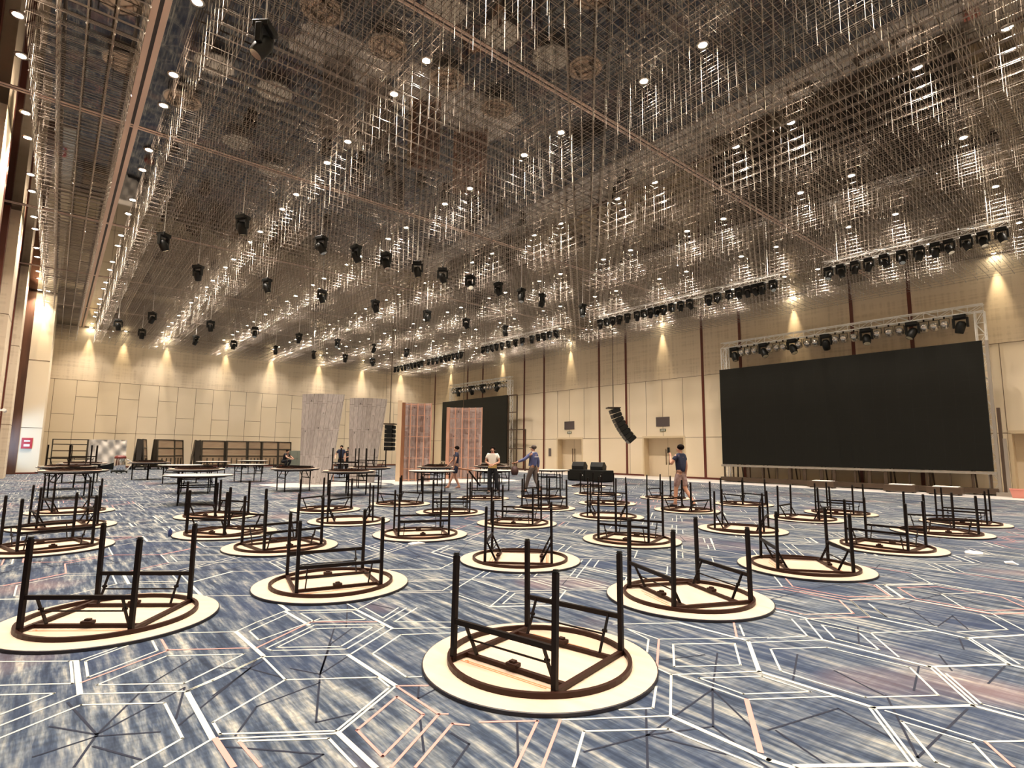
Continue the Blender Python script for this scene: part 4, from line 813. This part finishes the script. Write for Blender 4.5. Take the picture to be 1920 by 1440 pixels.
m_navy = mat('navy_cotton', (.012, .017, .045), .85); m_short = mat('patterned_shorts', (.36, .27, .25), .85, noise=((14, 14, 14), (.20, .12, .12), 3)); m_blue = mat('work_jacket_blue', (.075, .09, .21), .8); m_grey = mat('grey_trousers', (.13, .10, .085), .85)
m_whsh = mat('white_cotton', (.80, .76, .68), .8); m_yel = mat('yellow_cotton', (.75, .52, .18), .8); m_blk = mat('black_cotton', (.010, .010, .014), .85); m_shoe = mat('dark_shoe', (.02, .014, .014), .5); m_bag = mat('dark_bag', (.05, .018, .014), .6)
def face(ax, ay): return math.atan2(ay, ax)-PI/2     # rotation that turns local +y to the direction (ax, ay)
# man in shorts looking at the large screen
px, py = 13.6, 8.9
pr = person(px, py, face(F_.x*.75-R_.x*.66, F_.y*.75-R_.y*.66), 'person in navy t-shirt and pale shorts seen from behind, hand raised to mouth', dict(elL=(-.25, .12, 1.14), wrL=(-.10, .24, 1.36), elR=(.24, -.03, 1.12), wrR=(.27, .02, .86), knL=(-.09, .10, .48), anL=(-.09, .13, .08), knR=(.11, -.06, .49), anR=(.13, -.30, .13), toeR=(.14, -.20, .03)), m_navy, m_short, m_shoe, 1.04, .6, .92)
q = MB(); q.box((-.105, .30, 1.47), (-.075, .36, 1.62)); tag(q.build('phone', m_black, None), 'phone held at the mouth of the person in pale shorts', 'phone')
bpy.data.objects['phone'].matrix_world = pr.matrix_basis @ Matrix.Translation((0, -.03, -.03))
q = MB(); q.lathe([(0, -.33), (.07, -.32), (.09, -.24), (.06, -.15), (.015, -.13), (.012, 0.0)], 12); o = q.build('tool_pouch', m_bag, None, True); tag(o, 'small dark pouch hanging from the right hand of the person in pale shorts', 'pouch'); o.matrix_world = pr.matrix_basis @ Matrix.Translation((.28, .05, .80))
# worker in the blue jacket
pr = person(13.45, 14.9, face(F_.x*.55-R_.x*.84, F_.y*.55-R_.y*.84), 'person in cap and blue work jacket with white back stripe, arm stretched to the left', dict(elL=(-.36, .14, 1.18), wrL=(-.50, .36, 1.08), elR=(.26, -.05, 1.12), wrR=(.27, -.04, .87), knL=(-.10, .16, .49), anL=(-.10, .26, .09), knR=(.10, -.03, .48), anR=(.10, -.22, .12), toeR=(.10, -.12, .03)), m_blue, m_grey, m_shoe, 1.03, 2, 2, cap=mat('brown_cap', (.05, .028, .02)), stripe=True, collar=m_whsh)
q = MB(); q.lathe([(0, -.42), (.10, -.41), (.14, -.28), (.10, -.14), (.02, -.10), (.015, .0)], 12); o = q.build('carry_bag', m_bag, None, True); tag(o, 'dark brown bag hanging from the outstretched hand of the person in blue jacket', 'bag'); o.matrix_world = pr.matrix_basis @ Matrix.Translation((-.545, .43, 1.045))
# person in white shirt facing the camera
pr = person(12.06, 15.52, face(-.75, -.66), 'person in white and yellow shirt and black trousers facing the camera, hands at belly', dict(elL=(-.25, .02, 1.12), wrL=(-.08, .20, 1.03), elR=(.25, .02, 1.12), wrR=(.08, .20, 1.05), knR=(.10, .04, .48), anR=(.11, .06, .08), knL=(-.13, -.02, .48), anL=(-.22, -.10, .09)), m_whsh, m_blk, m_shoe, .99, .6, 2, long_hair=True, collar=mat('red_collar', (.22, .03, .03)), female=True)
q = MB(); q.lathe([(.150, .90), (.160, .93), (.150, 1.05)], 20); o = q.build('yellow_shirt_hem', m_yel, pr, True); o.scale = (1, .80, 1)
# person walking with a table frame
pr = person(12.24, 18.08, face(-R_.x*.97-F_.x*.2, -R_.y*.97-F_.y*.2), 'barefoot person in navy t-shirt walking left and carrying a folded trestle', dict(elL=(-.25, .05, 1.12), wrL=(-.20, .10, .88), elR=(.24, .10, 1.14), wrR=(.22, .25, .98), knL=(-.10, .16, .50), anL=(-.10, .30, .10), toeL=(-.11, .46, .06), knR=(.10, .02, .48), anR=(.10, -.16, .09)), m_navy, m_navy, None, 1.0, .6, .75)
root = empty('folded_trestle', (12.45, 18.2, 0), face(R_.x, R_.y), 'dark folded trestle carried at the side of the barefoot person', 'trestle')
q = MB(); q.bar((-.1, -.1, .80), (-.1, .55, .72), .34, .05); q.build('trestle_top', m_bark, root)
for s in (-1, 1): q = MB(); q.bar((-.1+s*.14, .40, .70), (-.1+s*.14, .86, .12), .04); q.build('leg', m_steel, root)
q = MB(); q.bar((-.24, .83, .16), (.04, .83, .16), .035); q.build('crossbar', m_steel, root)
# far workers
person(13.15, 31.5, face(-.6, -.8), 'far person in dark blue standing between the two grey flats, left one', dict(elR=(.30, .05, 1.12), wrR=(.25, .28, 1.0)), m_navy, m_blk, m_shoe, 1.03, .6, 2)
person(13.75, 31.9, face(-.9, -.3), 'far person in black standing close behind the one in dark blue', dict(elL=(-.30, .1, 1.12), wrL=(-.15, .28, 1.05)), m_blk, m_blk, m_shoe, .97, .6, 2)
person(14.0, 44.2, face(.6, -.8), 'far squatting person in dark clothes beside the low grey-green cabinet', dict(pelvis=(0, -.12, .42), waist=(0, -.06, .57), chest=(0, .04, .75), neck=(0, .10, .90), skull=(0, .13, .99), crown=(0, .12, 1.09), shL=(-.17, .06, .86), shR=(.17, .06, .86), elL=(-.24, .24, .66), wrL=(-.16, .42, .60), elR=(.24, .24, .66), wrR=(.16, .42, .60), hipL=(-.10, -.12, .38), hipR=(.10, -.12, .38), knL=(-.18, .26, .48), knR=(.18, .26, .48), anL=(-.15, .08, .08), anR=(.15, .08, .08)), m_blk, m_blk, m_shoe, 1.25, .6, 2)
